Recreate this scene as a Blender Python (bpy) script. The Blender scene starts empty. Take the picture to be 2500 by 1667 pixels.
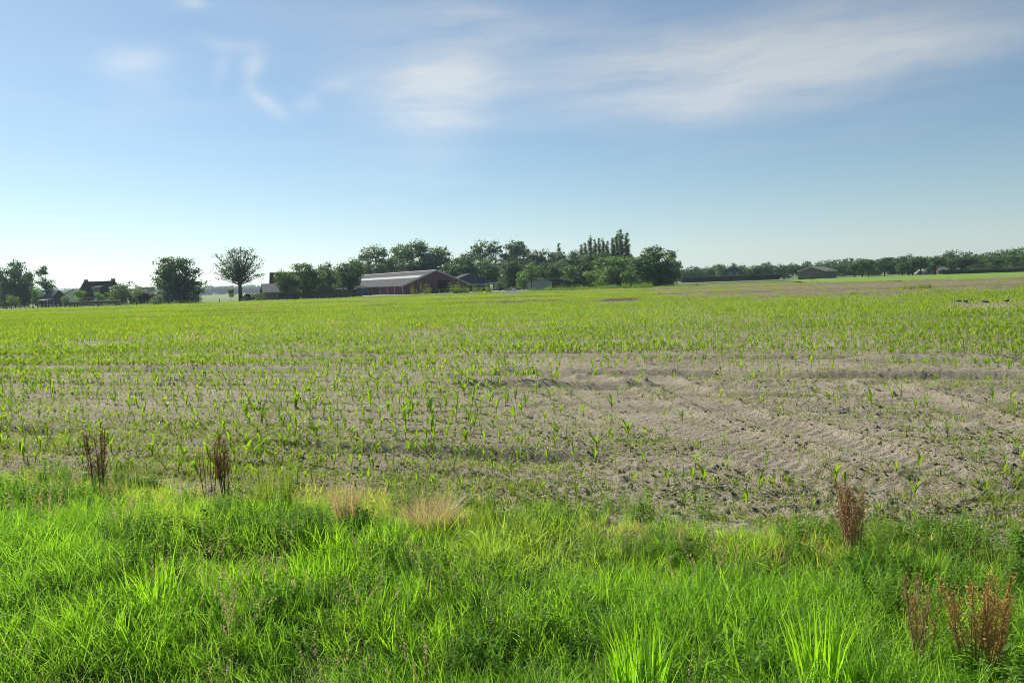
import bpy, math, random
import numpy as np
from mathutils import Matrix, Vector, Euler

# ------------------------------------------------------------------ camera, sky, sun, exposure
R = math.radians
scene = bpy.context.scene
COL = scene.collection
FPX = 1805.0                    # focal length in pixels of the 2500 px wide photograph
EYE = 2.2
PITCH, ROLL = math.atan(141.0 / FPX), math.atan(0.0345)
cam_d = bpy.data.cameras.new('camera')
cam = bpy.data.objects.new('camera', cam_d)
COL.objects.link(cam)
cam_d.sensor_width = 36.0
cam_d.lens = 36.0 * FPX / 2500.0
cam_d.clip_start, cam_d.clip_end = 0.05, 12000.0
CAM_R = (Matrix.Rotation(R(90) - PITCH, 3, 'X') @ Matrix.Rotation(-ROLL, 3, 'Z'))
cam.matrix_world = Matrix.Translation((0, 0, EYE)) @ CAM_R.to_4x4()
scene.camera = cam

SUN_AZ, SUN_EL = R(-42), R(37)
scene.view_settings.view_transform = 'Standard'
scene.view_settings.look = 'None'
scene.view_settings.gamma = 1.0
scene.view_settings.use_curve_mapping = False
scene.view_settings.exposure = 0.62
scene.cycles.max_bounces = 8
scene.cycles.transparent_max_bounces = 8
scene.cycles.volume_bounces = 0
scene.cycles.use_denoising = True
scene.cycles.filter_width = 1.0
scene.cycles.denoising_prefilter = 'NONE'

sun_d = bpy.data.lights.new('sun', 'SUN')
sun_d.energy, sun_d.angle, sun_d.color = 5.0, R(0.5), (1.0, 0.93, 0.82)
sun = bpy.data.objects.new('sun', sun_d)
COL.objects.link(sun)
sdir = Vector((math.sin(SUN_AZ) * math.cos(SUN_EL), math.cos(SUN_AZ) * math.cos(SUN_EL), math.sin(SUN_EL)))
sun.rotation_euler = sdir.to_track_quat('Z', 'Y').to_euler()
sun.location = sdir * 100


def ray(px, py):
    d = CAM_R @ Vector(((px - 1250.0) / FPX, -(py - 833.5) / FPX, -1.0))
    return d


def ground_at(px, py, z=0.0):           # the place on the ground seen at a pixel of the photograph
    d = ray(px, py)
    t = (z - EYE) / d.z
    return d.x * t, d.y * t


def place(px, D):                       # the place on the ground D metres ahead in that picture column
    a, b = ray(px, 0.0), ray(px, 1000.0)
    k = (b - a) / 1000.0
    v = -(a.y * EYE + D * a.z) / (k.y * EYE + D * k.z)
    d = a + k * v
    t = D / d.y
    return d.x * t, D


def height_at(px, py, D):
    d = ray(px, py)
    return EYE + d.z / d.y * D


def sky_angle(px, py):
    d = ray(px, py).normalized()
    return math.atan2(d.x, d.y), math.asin(d.z)


world = bpy.data.worlds.new('World')
scene.world = world
world.use_nodes = True
wn = world.node_tree
wn.nodes.clear()


def N(tree, kind, **kw):
    n = tree.nodes.new(kind)
    for k, v in kw.items():
        setattr(n, k, v)
    return n


def MATH(tree, op, a, b=None, c=None, clamp=False):
    n = tree.nodes.new('ShaderNodeMath')
    n.operation = op
    n.use_clamp = clamp
    for i, v in enumerate((a, b, c)):
        if v is None:
            continue
        if isinstance(v, (int, float)):
            n.inputs[i].default_value = v
        else:
            tree.links.new(v, n.inputs[i])
    return n.outputs[0]


def MIX(tree, fac, a, b, blend='MIX'):
    n = tree.nodes.new('ShaderNodeMix')
    n.data_type = 'RGBA'
    n.blend_type = blend
    for i, v in ((0, fac), (6, a), (7, b)):
        if isinstance(v, (int, float)):
            n.inputs[i].default_value = v
        elif isinstance(v, (tuple, list)):
            n.inputs[i].default_value = (*v[:3], 1.0)
        else:
            tree.links.new(v, n.inputs[i])
    return n.outputs[2]


def build_world():
    t = wn
    sky = N(t, 'ShaderNodeTexSky', sky_type='NISHITA', sun_disc=False)
    sky.sun_elevation, sky.sun_rotation = SUN_EL, SUN_AZ
    sky.altitude, sky.air_density, sky.dust_density, sky.ozone_density = 0.0, 1.0, 0.25, 3.5
    tc = N(t, 'ShaderNodeTexCoord')
    sep = N(t, 'ShaderNodeSeparateXYZ')
    t.links.new(tc.outputs['Generated'], sep.inputs[0])
    az = MATH(t, 'ARCTAN2', sep.outputs[0], sep.outputs[1])
    el = MATH(t, 'ARCSINE', sep.outputs[2])
    comb = N(t, 'ShaderNodeCombineXYZ')
    t.links.new(az, comb.inputs[0])
    t.links.new(el, comb.inputs[1])
    base = comb.outputs[0]
    # wispy warp of the sky coordinates
    wz = N(t, 'ShaderNodeTexNoise')
    wz.inputs['Scale'].default_value = 7.0
    wz.inputs['Detail'].default_value = 8.0
    wz.inputs['Roughness'].default_value = 0.6
    t.links.new(base, wz.inputs['Vector'])
    sub = N(t, 'ShaderNodeVectorMath', operation='SUBTRACT')
    t.links.new(wz.outputs['Color'], sub.inputs[0])
    sub.inputs[1].default_value = (0.5, 0.5, 0.5)
    sc = N(t, 'ShaderNodeVectorMath', operation='MULTIPLY_ADD')
    t.links.new(sub.outputs[0], sc.inputs[0])
    sc.inputs[1].default_value = (0.06, 0.035, 0.0)
    t.links.new(base, sc.inputs[2])
    warped = sc.outputs[0]
    # streaky texture along the cirrus
    mp = N(t, 'ShaderNodeMapping')
    mp.inputs['Rotation'].default_value = (0, 0, R(-13))
    mp.inputs['Scale'].default_value = (1.8, 13.0, 1.0)
    t.links.new(warped, mp.inputs['Vector'])
    st = N(t, 'ShaderNodeTexNoise')
    st.inputs['Scale'].default_value = 1.6
    st.inputs['Detail'].default_value = 9.0
    st.inputs['Roughness'].default_value = 0.62
    t.links.new(mp.outputs[0], st.inputs['Vector'])
    streak = MATH(t, 'MULTIPLY_ADD', st.outputs['Fac'], 3.2, -1.0, clamp=True)
    total = None
    # (x0, y0) - (x1, y1) long axis in photograph pixels, half thickness, strength
    wisps = [((1280, 225), (2120, 140), 72, .46), ((1800, 185), (2620, 5), 78, .60), ((1500, 140), (2100, 15), 40, .30), ((1250, 110), (1800, 60), 40, .14),
             ((1480, 265), (1900, 235), 30, .20), ((1000, 340), (1190, 110), 110, .40), ((850, 255), (1150, 240), 75, .34),
             ((800, 70), (1550, 95), 95, .28), ((1050, 20), (1300, 60), 40, .16), ((240, 158), (400, 138), 22, .42), ((250, 180), (450, 190), 50, .20),
             ((500, 95), (630, 115), 15, .22), ((632, 110), (625, 225), 20, .30), ((622, 215), (700, 288), 15, .34),
             ((560, 130), (545, 215), 13, .20), ((775, 205), (865, 208), 13, .24), ((745, 235), (770, 270), 26, .22),
             ((440, -4), (500, 2), 10, .4), ((2060, 310), (2420, 250), 40, .10), ((200, 430), (1500, 470), 60, .06)]
    for (a, b, h, s) in wisps:
        a0, a1 = sky_angle(*a), sky_angle(*b)
        cx, cy = (a0[0] + a1[0]) / 2, (a0[1] + a1[1]) / 2
        dx, dy = a1[0] - a0[0], a1[1] - a0[1]
        L = math.hypot(dx, dy) / 2
        ang = math.atan2(dy, dx)
        m = N(t, 'ShaderNodeMapping', vector_type='TEXTURE')
        m.inputs['Location'].default_value = (cx, cy, 0)
        m.inputs['Rotation'].default_value = (0, 0, ang)
        m.inputs['Scale'].default_value = (L, h / FPX, 1)
        t.links.new(warped, m.inputs['Vector'])
        ln = N(t, 'ShaderNodeVectorMath', operation='DOT_PRODUCT')
        t.links.new(m.outputs[0], ln.inputs[0])
        t.links.new(m.outputs[0], ln.inputs[1])
        e = MATH(t, 'EXPONENT', MATH(t, 'MULTIPLY', ln.outputs['Value'], -0.9))
        e = MATH(t, 'MULTIPLY', e, s)
        total = e if total is None else MATH(t, 'ADD', total, e)
    # the same thin cirrus goes on all over the sky
    g = N(t, 'ShaderNodeTexNoise')
    g.inputs['Scale'].default_value = 1.3
    g.inputs['Detail'].default_value = 3.0
    t.links.new(mp.outputs[0], g.inputs['Vector'])
    gen = MATH(t, 'MULTIPLY', MATH(t, 'MULTIPLY_ADD', g.outputs['Fac'], 2.5, -1.0, clamp=True), 0.14)
    total = MATH(t, 'ADD', total, gen)
    hz = MATH(t, 'MULTIPLY', MATH(t, 'EXPONENT', MATH(t, 'MULTIPLY', MATH(t, 'MAXIMUM', el, 0.0), -11.0)), .32)   # milky air low over the horizon
    dens = MATH(t, 'MULTIPLY', total, MATH(t, 'MULTIPLY_ADD', streak, 1.1, 0.42), clamp=True)
    dens = MATH(t, 'MAXIMUM', dens, hz)
    lum = N(t, 'ShaderNodeRGBToBW')
    t.links.new(sky.outputs[0], lum.inputs[0])
    cl = N(t, 'ShaderNodeCombineColor')
    for i, k in enumerate((1.24, 1.36, 1.48)):
        t.links.new(MATH(t, 'MULTIPLY_ADD', lum.outputs[0], k * 0.95, k * 1.5), cl.inputs[i])
    hsv = N(t, 'ShaderNodeHueSaturation')
    hsv.inputs['Saturation'].default_value = 0.88
    t.links.new(MIX(t, 1.0, sky.outputs[0], (0.89, 1.03, 1.03), 'MULTIPLY'), hsv.inputs['Color'])
    col = MIX(t, dens, hsv.outputs[0], cl.outputs[0])
    bg = N(t, 'ShaderNodeBackground')
    bg.inputs['Strength'].default_value = 0.063
    t.links.new(col, bg.inputs['Color'])
    out = N(t, 'ShaderNodeOutputWorld')
    t.links.new(bg.outputs[0], out.inputs['Surface'])


build_world()

# ------------------------------------------------------------------ helpers
rng = np.random.default_rng(7)
random.seed(7)


def tag(o, label=None, cat=None, group=None, kind=None):
    for k, v in (('label', label), ('category', cat), ('group', group), ('kind', kind)):
        if v:
            o[k] = v
    return o


def link(o, parent=None):
    COL.objects.link(o)
    if parent is not None:
        o.parent = parent
    return o


def empty(name, loc=(0, 0, 0), rz=0.0):
    o = bpy.data.objects.new(name, None)
    o.empty_display_size = 0.2
    o.location = loc
    o.rotation_euler = (0, 0, rz)
    return link(o)


def mesh_np(name, V, F, mat, smooth=False):
    """V (n,3); F (m,k) array or list of tuples"""
    me = bpy.data.meshes.new(name)
    V = np.asarray(V, dtype=np.float32)
    if isinstance(F, np.ndarray):
        k = F.shape[1]
        me.vertices.add(len(V))
        me.vertices.foreach_set('co', V.ravel())
        me.loops.add(F.size)
        me.loops.foreach_set('vertex_index', F.ravel().astype(np.int32))
        me.polygons.add(len(F))
        me.polygons.foreach_set('loop_start', np.arange(0, F.size, k, dtype=np.int32))
        me.update(calc_edges=True)
    else:
        me.from_pydata([tuple(map(float, v)) for v in V], [], [tuple(int(i) for i in f) for f in F])
        me.update()
    if mat is not None:
        me.materials.append(mat)
    if smooth:
        me.polygons.foreach_set('use_smooth', np.ones(len(me.polygons), dtype=bool))
    return me


def obj(name, me, parent=None, loc=(0, 0, 0), rot=(0, 0, 0), scale=(1, 1, 1)):
    o = bpy.data.objects.new(name, me)
    o.location, o.rotation_euler, o.scale = loc, rot, scale
    return link(o, parent)


class MB:
    """collects solid pieces of one part"""

    def __init__(self):
        self.v, self.f = [], []

    def add(self, V, F):
        n = len(self.v)
        self.v += [tuple(v) for v in V]
        self.f += [tuple(i + n for i in f) for f in F]
        return self

    def box(self, x0, x1, y0, y1, z0, z1):
        V = [(x0, y0, z0), (x1, y0, z0), (x1, y1, z0), (x0, y1, z0), (x0, y0, z1), (x1, y0, z1), (x1, y1, z1), (x0, y1, z1)]
        return self.add(V, [(0, 3, 2, 1), (4, 5, 6, 7), (0, 1, 5, 4), (1, 2, 6, 5), (2, 3, 7, 6), (3, 0, 4, 7)])

    def prism(self, poly, y0, y1):
        """polygon in x,z pushed along y"""
        n = len(poly)
        V = [(x, y0, z) for x, z in poly] + [(x, y1, z) for x, z in poly]
        F = [tuple(range(n)), tuple(range(2 * n - 1, n - 1, -1))]
        F += [(i, i + n, (i + 1) % n + n, (i + 1) % n) for i in range(n)]
        return self.add(V, F)

    def slab(self, quad, thick):
        """a sloping plate: four corners, thickened downwards along its normal"""
        q = [Vector(p) for p in quad]
        nrm = (q[1] - q[0]).cross(q[3] - q[0]).normalized()
        if nrm.z < 0:
            nrm = -nrm
        lo = [p - nrm * thick for p in q]
        return self.add(q + lo, [(0, 1, 2, 3), (7, 6, 5, 4), (0, 4, 5, 1), (1, 5, 6, 2), (2, 6, 7, 3), (3, 7, 4, 0)])

    def tube(self, pts, rads, sides=6, cap=True):
        pts = [Vector(p) for p in pts]
        n0 = len(self.v)
        for i, p in enumerate(pts):
            d = (pts[min(i + 1, len(pts) - 1)] - pts[max(i - 1, 0)]).normalized()
            a = d.orthogonal().normalized() if abs(d.z) < .95 else Vector((1, 0, 0))
            a = (a - d * a.dot(d)).normalized()
            b = d.cross(a)
            for s in range(sides):
                w = 2 * math.pi * s / sides
                self.v.append(tuple(p + (a * math.cos(w) + b * math.sin(w)) * rads[i]))
        for i in range(len(pts) - 1):
            for s in range(sides):
                s2 = (s + 1) % sides
                self.f.append((n0 + i * sides + s, n0 + i * sides + s2, n0 + (i + 1) * sides + s2, n0 + (i + 1) * sides + s))
        if cap:
            self.f.append(tuple(n0 + (len(pts) - 1) * sides + s for s in range(sides)))
            self.f.append(tuple(n0 + s for s in reversed(range(sides))))
        return self

    def mesh(self, name, mat, smooth=False):
        return mesh_np(name, np.array(self.v), self.f, mat, smooth)

    def build(self, name, mat, parent=None, smooth=False, **kw):
        return obj(name, self.mesh(name, mat, smooth), parent, **kw)


def hash2(ix, iy, seed):
    n = (ix * 374761393 + iy * 668265263 + seed * 974711) & 0xffffffff
    n = ((n ^ (n >> 13)) * 1274126177) & 0xffffffff
    return ((n ^ (n >> 16)) & 0xffff) / 65535.0


def vnoise(x, y, seed=0):
    x, y = np.asarray(x, float), np.asarray(y, float)
    ix, iy = np.floor(x).astype(np.int64), np.floor(y).astype(np.int64)
    fx, fy = x - ix, y - iy
    fx, fy = fx * fx * fx * (fx * (fx * 6 - 15) + 10), fy * fy * fy * (fy * (fy * 6 - 15) + 10)
    a, b = hash2(ix, iy, seed), hash2(ix + 1, iy, seed)
    c, d = hash2(ix, iy + 1, seed), hash2(ix + 1, iy + 1, seed)
    return (a + (b - a) * fx) * (1 - fy) + (c + (d - c) * fx) * fy      # 0..1


def fbm(x, y, seed=0, octs=4, gain=0.5):
    s, a, tot = 0.0, 1.0, 0.0
    for k in range(octs):
        s = s + a * (vnoise(x * 2 ** k + 17.3 * k, y * 2 ** k - 9.1 * k, seed + k) - 0.5)
        tot += a
        a *= gain
    return s / tot * 2.0                                               # about -1..1


def sstep(a, b, x):
    t = np.clip((np.asarray(x, float) - a) / (b - a), 0, 1)
    return t * t * (3 - 2 * t)


# ------------------------------------------------------------------ materials
def new_mat(name):
    m = bpy.data.materials.new(name)
    m.use_nodes = True
    m.node_tree.nodes.clear()
    return m, m.node_tree


def noise_node(t, scale, detail=4, rough=.55, vec=None, dim='3D'):
    n = N(t, 'ShaderNodeTexNoise')
    n.inputs['Scale'].default_value = scale
    n.inputs['Detail'].default_value = detail
    n.inputs['Roughness'].default_value = rough
    if vec is not None:
        t.links.new(vec, n.inputs['Vector'])
    return n.outputs['Fac']


def solid(name, c0, c1=None, scale=3.0, rough=.75, spec=.3, bump=0.0, bump_scale=30.0, stretch=None, metal=0.0):
    """plain building surface: two tones by noise, fine relief"""
    m, t = new_mat(name)
    tc = N(t, 'ShaderNodeTexCoord')
    vec = tc.outputs['Object']
    if stretch:
        mp = N(t, 'ShaderNodeMapping')
        mp.inputs['Scale'].default_value = stretch
        t.links.new(vec, mp.inputs['Vector'])
        vec = mp.outputs[0]
    p = N(t, 'ShaderNodeBsdfPrincipled')
    c1 = c1 or tuple(x * .72 for x in c0)
    f = MATH(t, 'MULTIPLY_ADD', noise_node(t, scale, 6, .6, vec), 2.4, -.7, clamp=True)
    t.links.new(MIX(t, f, c0, c1), p.inputs['Base Color'])
    p.inputs['Roughness'].default_value = rough
    p.inputs['Specular IOR Level'].default_value = spec
    p.inputs['Metallic'].default_value = metal
    if bump:
        b = N(t, 'ShaderNodeBump')
        b.inputs['Strength'].default_value = bump
        b.inputs['Distance'].default_value = .03
        t.links.new(noise_node(t, bump_scale, 3, .6, vec), b.inputs['Height'])
        t.links.new(b.outputs[0], p.inputs['Normal'])
    o = N(t, 'ShaderNodeOutputMaterial')
    t.links.new(p.outputs[0], o.inputs[0])
    return m


def leafy(name, c_dark, c_light, c_dry=None, trans=.5, tr_gain=(1.5, 1.6, .7), rough=.45, spec=.35, inst=True, objcol=False, patch=False):
    """thin leaves: a reflecting side and light that comes through"""
    m, t = new_mat(name)
    oi = N(t, 'ShaderNodeObjectInfo')
    geo = N(t, 'ShaderNodeNewGeometry')
    rnd = geo.outputs['Random Per Island']
    f = MATH(t, 'ADD', MATH(t, 'MULTIPLY', rnd, .55), MATH(t, 'MULTIPLY', oi.outputs['Random'], .45))
    col = MIX(t, f, c_dark, c_light)
    if inst:
        at = N(t, 'ShaderNodeAttribute', attribute_type='INSTANCER', attribute_name='tint')
        if c_dry:
            col = MIX(t, MATH(t, 'MINIMUM', at.outputs['Fac'], 1.0), col, c_dry)
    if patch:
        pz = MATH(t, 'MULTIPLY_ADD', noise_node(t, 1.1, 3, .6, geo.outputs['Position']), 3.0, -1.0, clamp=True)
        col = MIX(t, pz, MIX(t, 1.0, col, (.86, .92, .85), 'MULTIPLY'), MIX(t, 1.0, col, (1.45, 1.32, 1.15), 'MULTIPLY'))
    if objcol:
        col = MIX(t, 1.0, col, oi.outputs['Color'], 'MULTIPLY')
    p = N(t, 'ShaderNodeBsdfPrincipled')
    t.links.new(col, p.inputs['Base Color'])
    p.inputs['Roughness'].default_value = rough
    p.inputs['Specular IOR Level'].default_value = spec
    tr = N(t, 'ShaderNodeBsdfTranslucent')
    t.links.new(MIX(t, 1.0, col, tr_gain, 'MULTIPLY'), tr.inputs['Color'])
    mx = N(t, 'ShaderNodeMixShader')
    mx.inputs[0].default_value = trans
    t.links.new(p.outputs[0], mx.inputs[1])
    t.links.new(tr.outputs[0], mx.inputs[2])
    o = N(t, 'ShaderNodeOutputMaterial')
    t.links.new(mx.outputs[0], o.inputs[0])
    return m


def soil_material():
    m, t = new_mat('dry_sandy_soil')
    tc = N(t, 'ShaderNodeTexCoord')
    v = tc.outputs['Object']
    rot = N(t, 'ShaderNodeMapping')
    rot.inputs['Rotation'].default_value = (0, 0, R(18.4))
    rot.inputs['Scale'].default_value = (.35, 1.6, 1)
    t.links.new(v, rot.inputs['Vector'])
    big = MATH(t, 'MULTIPLY_ADD', noise_node(t, .45, 5, .6, rot.outputs[0]), 2.6, -.8, clamp=True)
    fine = MATH(t, 'MULTIPLY_ADD', noise_node(t, 9.0, 6, .7, v), 2.2, -.6, clamp=True)
    c = MIX(t, big, (.420, .378, .292), (.295, .258, .197))
    c = MIX(t, MATH(t, 'MULTIPLY', fine, .5), c, (.185, .150, .110))
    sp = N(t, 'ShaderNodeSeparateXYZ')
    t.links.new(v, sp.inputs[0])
    far_shade = MATH(t, 'MULTIPLY_ADD', sp.outputs[1], 1 / 30.0, -1.6, clamp=True)      # shade of clods and ridges painted as browner soil at the far end
    c = MIX(t, MATH(t, 'MULTIPLY', far_shade, .75), c, (.165, .138, .085))
    p = N(t, 'ShaderNodeBsdfPrincipled')
    t.links.new(c, p.inputs['Base Color'])
    p.inputs['Roughness'].default_value = .95
    p.inputs['Specular IOR Level'].default_value = .1
    b = N(t, 'ShaderNodeBump')
    b.inputs['Strength'].default_value = 1.0
    b.inputs['Distance'].default_value = .05
    h = MATH(t, 'ADD', noise_node(t, 22.0, 5, .65, v), MATH(t, 'MULTIPLY', noise_node(t, 70.0, 3, .6, v), .4))
    t.links.new(h, b.inputs['Height'])
    t.links.new(b.outputs[0], p.inputs['Normal'])
    o = N(t, 'ShaderNodeOutputMaterial')
    t.links.new(p.outputs[0], o.inputs[0])
    return m


def turf_material(name, c0, c1, c2, s=.02):
    m, t = new_mat(name)
    tc = N(t, 'ShaderNodeTexCoord')
    v = tc.outputs['Object']
    a = MATH(t, 'MULTIPLY_ADD', noise_node(t, s, 5, .6, v), 2.4, -.7, clamp=True)
    b_ = MATH(t, 'MULTIPLY_ADD', noise_node(t, 1.3, 5, .7, v), 2.0, -.5, clamp=True)
    c = MIX(t, MATH(t, 'MULTIPLY', b_, .6), MIX(t, a, c0, c1), c2)
    p = N(t, 'ShaderNodeBsdfPrincipled')
    t.links.new(c, p.inputs['Base Color'])
    p.inputs['Roughness'].default_value = .9
    p.inputs['Specular IOR Level'].default_value = .15
    b = N(t, 'ShaderNodeBump')
    b.inputs['Strength'].default_value = .8
    b.inputs['Distance'].default_value = .1
    t.links.new(noise_node(t, 6.0, 4, .7, v), b.inputs['Height'])
    t.links.new(b.outputs[0], p.inputs['Normal'])
    o = N(t, 'ShaderNodeOutputMaterial')
    t.links.new(p.outputs[0], o.inputs[0])
    return m


M = {}
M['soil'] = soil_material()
M['turf'] = turf_material('pasture_turf', (.13, .20, .045), (.10, .16, .04), (.17, .21, .06))
M['meadow'] = turf_material('mown_meadow', (.16, .27, .04), (.13, .23, .035), (.20, .28, .05), .05)
M['verge'] = turf_material('verge_soil', (.07, .065, .035), (.05, .06, .025), (.09, .08, .05), .5)
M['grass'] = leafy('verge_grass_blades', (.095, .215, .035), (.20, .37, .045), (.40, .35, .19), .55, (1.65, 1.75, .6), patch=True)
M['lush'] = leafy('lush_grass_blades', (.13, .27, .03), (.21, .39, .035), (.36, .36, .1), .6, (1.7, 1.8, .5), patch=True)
M['herb'] = leafy('herb_leaves', (.12, .24, .04), (.22, .37, .08), (.27, .25, .1), .55, (1.6, 1.7, .6), .7, .05)
M['straw'] = leafy('dry_straw', (.45, .35, .19), (.62, .52, .32), None, .35, (1.2, 1.1, .8), inst=False)
M['dock'] = leafy('dead_dock_seed', (.13, .068, .036), (.24, .135, .07), None, .42, (1.1, 1.0, .85), inst=False, objcol=True)
M['dockstem'] = leafy('dead_dock_stem', (.10, .055, .032), (.14, .08, .046), None, .1, (1.1, 1.0, .85), inst=False, objcol=True)
M['maize'] = leafy('maize_leaf', (.112, .215, .020), (.205, .32, .030), (.32, .36, .04), .55, (1.7, 1.7, .42))
M['stalk'] = leafy('maize_stalk', (.07, .11, .02), (.11, .15, .03), None, .2, (1.3, 1.3, .6), inst=False)
M['sprout'] = leafy('weed_seedling', (.13, .20, .03), (.22, .28, .06), None, .5, (1.6, 1.6, .6), inst=False)
M['crown'] = leafy('tree_leaves', (.042, .084, .040), (.112, .172, .074), None, .44, (1.5, 1.7, .7), .5, .3, inst=False, objcol=True)
M['bark'] = solid('bark', (.075, .058, .042), (.045, .036, .028), 4, .9, .1, .5)
M['fencewood'] = solid('weathered_fence_wood', (.065, .055, .045), (.04, .035, .03), 8, .9, .1)
M['wire'] = solid('galvanised_wire', (.25, .25, .26), None, 3, .5, .4, metal=.6)
M['barnbrick'] = solid('dark_red_barn_brick', (.130, .056, .050), (.100, .046, .044), 1.2, .85, .15, .4, 14)
M['shedbrown'] = solid('brown_shed_boards', (.23, .19, .145), (.17, .14, .11), 2, .85, .15, .3, 9)
M['bluewall'] = solid('dark_blue_sheet_wall', (.05, .075, .115), (.04, .06, .09), 2, .6, .3)
M['fibre'] = solid('grey_fibre_cement_roof', (.118, .122, .126), (.085, .088, .092), .7, .95, .03, .5, 8, (1, 1, 1))
M['skylight'] = solid('pale_roof_light', (.42, .42, .43), (.34, .34, .35), 1.5, .8, .1)
M['trim'] = solid('pale_verge_trim', (.42, .40, .39), (.33, .32, .31), 2, .9, .1)
M['metalroof'] = solid('pale_metal_roof', (.34, .32, .31), (.28, .27, .26), 1.5, .85, .1)
M['darktile'] = solid('dark_roof_tiles', (.042, .040, .044), (.028, .028, .032), 3, .95, .04, .6, 10)
M['mosstile'] = solid('mossy_roof_tiles', (.085, .080, .055), (.055, .055, .042), 2, .95, .04, .6, 9)
M['greywall'] = solid('grey_board_wall', (.22, .20, .19), (.16, .15, .145), 3, .8, .2, .4, 12)
M['brownwall'] = solid('dark_brown_wall', (.085, .068, .052), (.06, .05, .04), 2, .85, .15, .4, 10)
M['brickwall'] = solid('brown_brick_wall', (.19, .115, .085), (.14, .085, .065), 3, .85, .15, .4, 15)
M['whitewall'] = solid('white_painted_wall', (.78, .76, .73), (.70, .69, .67), 1, .7, .3)
M['paleroof'] = solid('pale_grey_roof', (.21, .22, .22), (.17, .18, .18), 2, .95, .05, .4, 8)
M['shedroof'] = solid('brownish_sheet_roof', (.20, .185, .155), (.155, .145, .125), 1, .95, .05, .4, 8)
M['glass'] = solid('dark_window_glass', (.02, .025, .03), (.03, .035, .045), 2, .08, .6)
M['void'] = solid('dark_interior', (.02, .018, .02), (.015, .014, .016), 2, .9, .05)
M['concrete'] = solid('concrete', (.36, .35, .33), (.28, .27, .26), 1.5, .85, .2, .3, 12)
M['road'] = solid('pale_track', (.30, .29, .27), (.24, .23, .22), .4, .9, .15, .3, 6)
M['straw_bale'] = solid('yellow_wrapped_block', (.42, .42, .10), (.34, .33, .08), 3, .8, .2, .5, 12)

# ------------------------------------------------------------------ ground shapes
ROW = math.atan(-1 / 3.0)                       # direction of the maize rows
RD = np.array([math.cos(ROW), math.sin(ROW)])
RN = np.array([-math.sin(ROW), math.cos(ROW)])


def edge_y(x):                                   # far edge of the grass verge
    x = np.asarray(x, float)
    return 7.05 - 0.333 * x + 0.35 * fbm(x * .55, x * 0 + 3.3, 91, 3)


TRACKS_PX = [[(1330, 905), (1420, 950), (1516, 1006), (1660, 1050), (1788, 1098), (1898, 1126), (2050, 1162), (2250, 1200)],
             [(1440, 925), (1530, 965), (1616, 1003), (1720, 1035), (1850, 1075), (1960, 1103)],
             [(1600, 925), (1700, 965), (1775, 1000), (1874, 1024), (1963, 1045), (2043, 1072), (2160, 1105), (2330, 1150)],
             [(2150, 935), (2250, 965), (2353, 1002), (2420, 1027), (2500, 1045), (2640, 1080)]]


def smooth_line(pts, n=90):
    p = np.array(pts, float)
    s = np.r_[0, np.cumsum(np.hypot(*np.diff(p, axis=0).T))]
    u = np.linspace(0, s[-1], n)
    q = np.c_[np.interp(u, s, p[:, 0]), np.interp(u, s, p[:, 1])]
    for _ in range(12):
        q[1:-1] = (q[:-2] + q[1:-1] * 2 + q[2:]) / 4
    return q


TRACKS = [smooth_line([ground_at(*p) for p in tr]) for tr in TRACKS_PX]


def track_info(x, y):
    """distance to the nearest wheel track and the place along it"""
    best = np.full(x.shape, 9.0)
    along = np.zeros(x.shape)
    side = np.zeros(x.shape)
    for tr in TRACKS:
        box = (x > tr[:, 0].min() - 1) & (x < tr[:, 0].max() + 1) & (y > tr[:, 1].min() - 1) & (y < tr[:, 1].max() + 1)
        if not box.any():
            continue
        xs, ys = x[box], y[box]
        bd = np.full(xs.shape, 9.0)
        ba = np.zeros(xs.shape)
        bs = np.zeros(xs.shape)
        acc = 0.0
        for a, b in zip(tr[:-1], tr[1:]):
            d = b - a
            L = math.hypot(*d)
            t = np.clip(((xs - a[0]) * d[0] + (ys - a[1]) * d[1]) / (L * L), 0, 1)
            ex, ey = xs - a[0] - d[0] * t, ys - a[1] - d[1] * t
            dist = np.hypot(ex, ey)
            k = dist < bd
            bd[k] = dist[k]
            ba[k] = acc + t[k] * L
            bs[k] = ((ex * -d[1] + ey * d[0]) / L)[k]
            acc += L
        cur = best[box]
        k = bd < cur
        cur[k] = bd[k]
        best[box] = cur
        al, sd = along[box], side[box]
        al[k], sd[k] = ba[k], bs[k]
        along[box], side[box] = al, sd
    return best, along, side


def row_coords(x, y):
    return x * RD[0] + y * RD[1], x * RN[0] + y * RN[1]


RUTS = []                                         # long wheel ruts along the rows: (distance across rows, depth, width)
for px, py, dep, w in ((1500, 914, .135, .20), (300, 1068, .07, .12), (1400, 1094, .028, .12), (350, 930, .13, .18), (2200, 872, .12, .16), (900, 1010, .04, .10), (1900, 1130, .06, .14), (1900, 962, .05, .12), (1250, 985, .04, .1),
                       (700, 880, .12, .3), (400, 800, .10, .3), (1500, 755, .12, .4), (2300, 715, .30, .7), (2300, 702, .3, .9), (2200, 690, .3, 1.2)):
    gx, gy = ground_at(px, py)
    RUTS.append((gx * RN[0] + gy * RN[1], dep, w))


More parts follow.
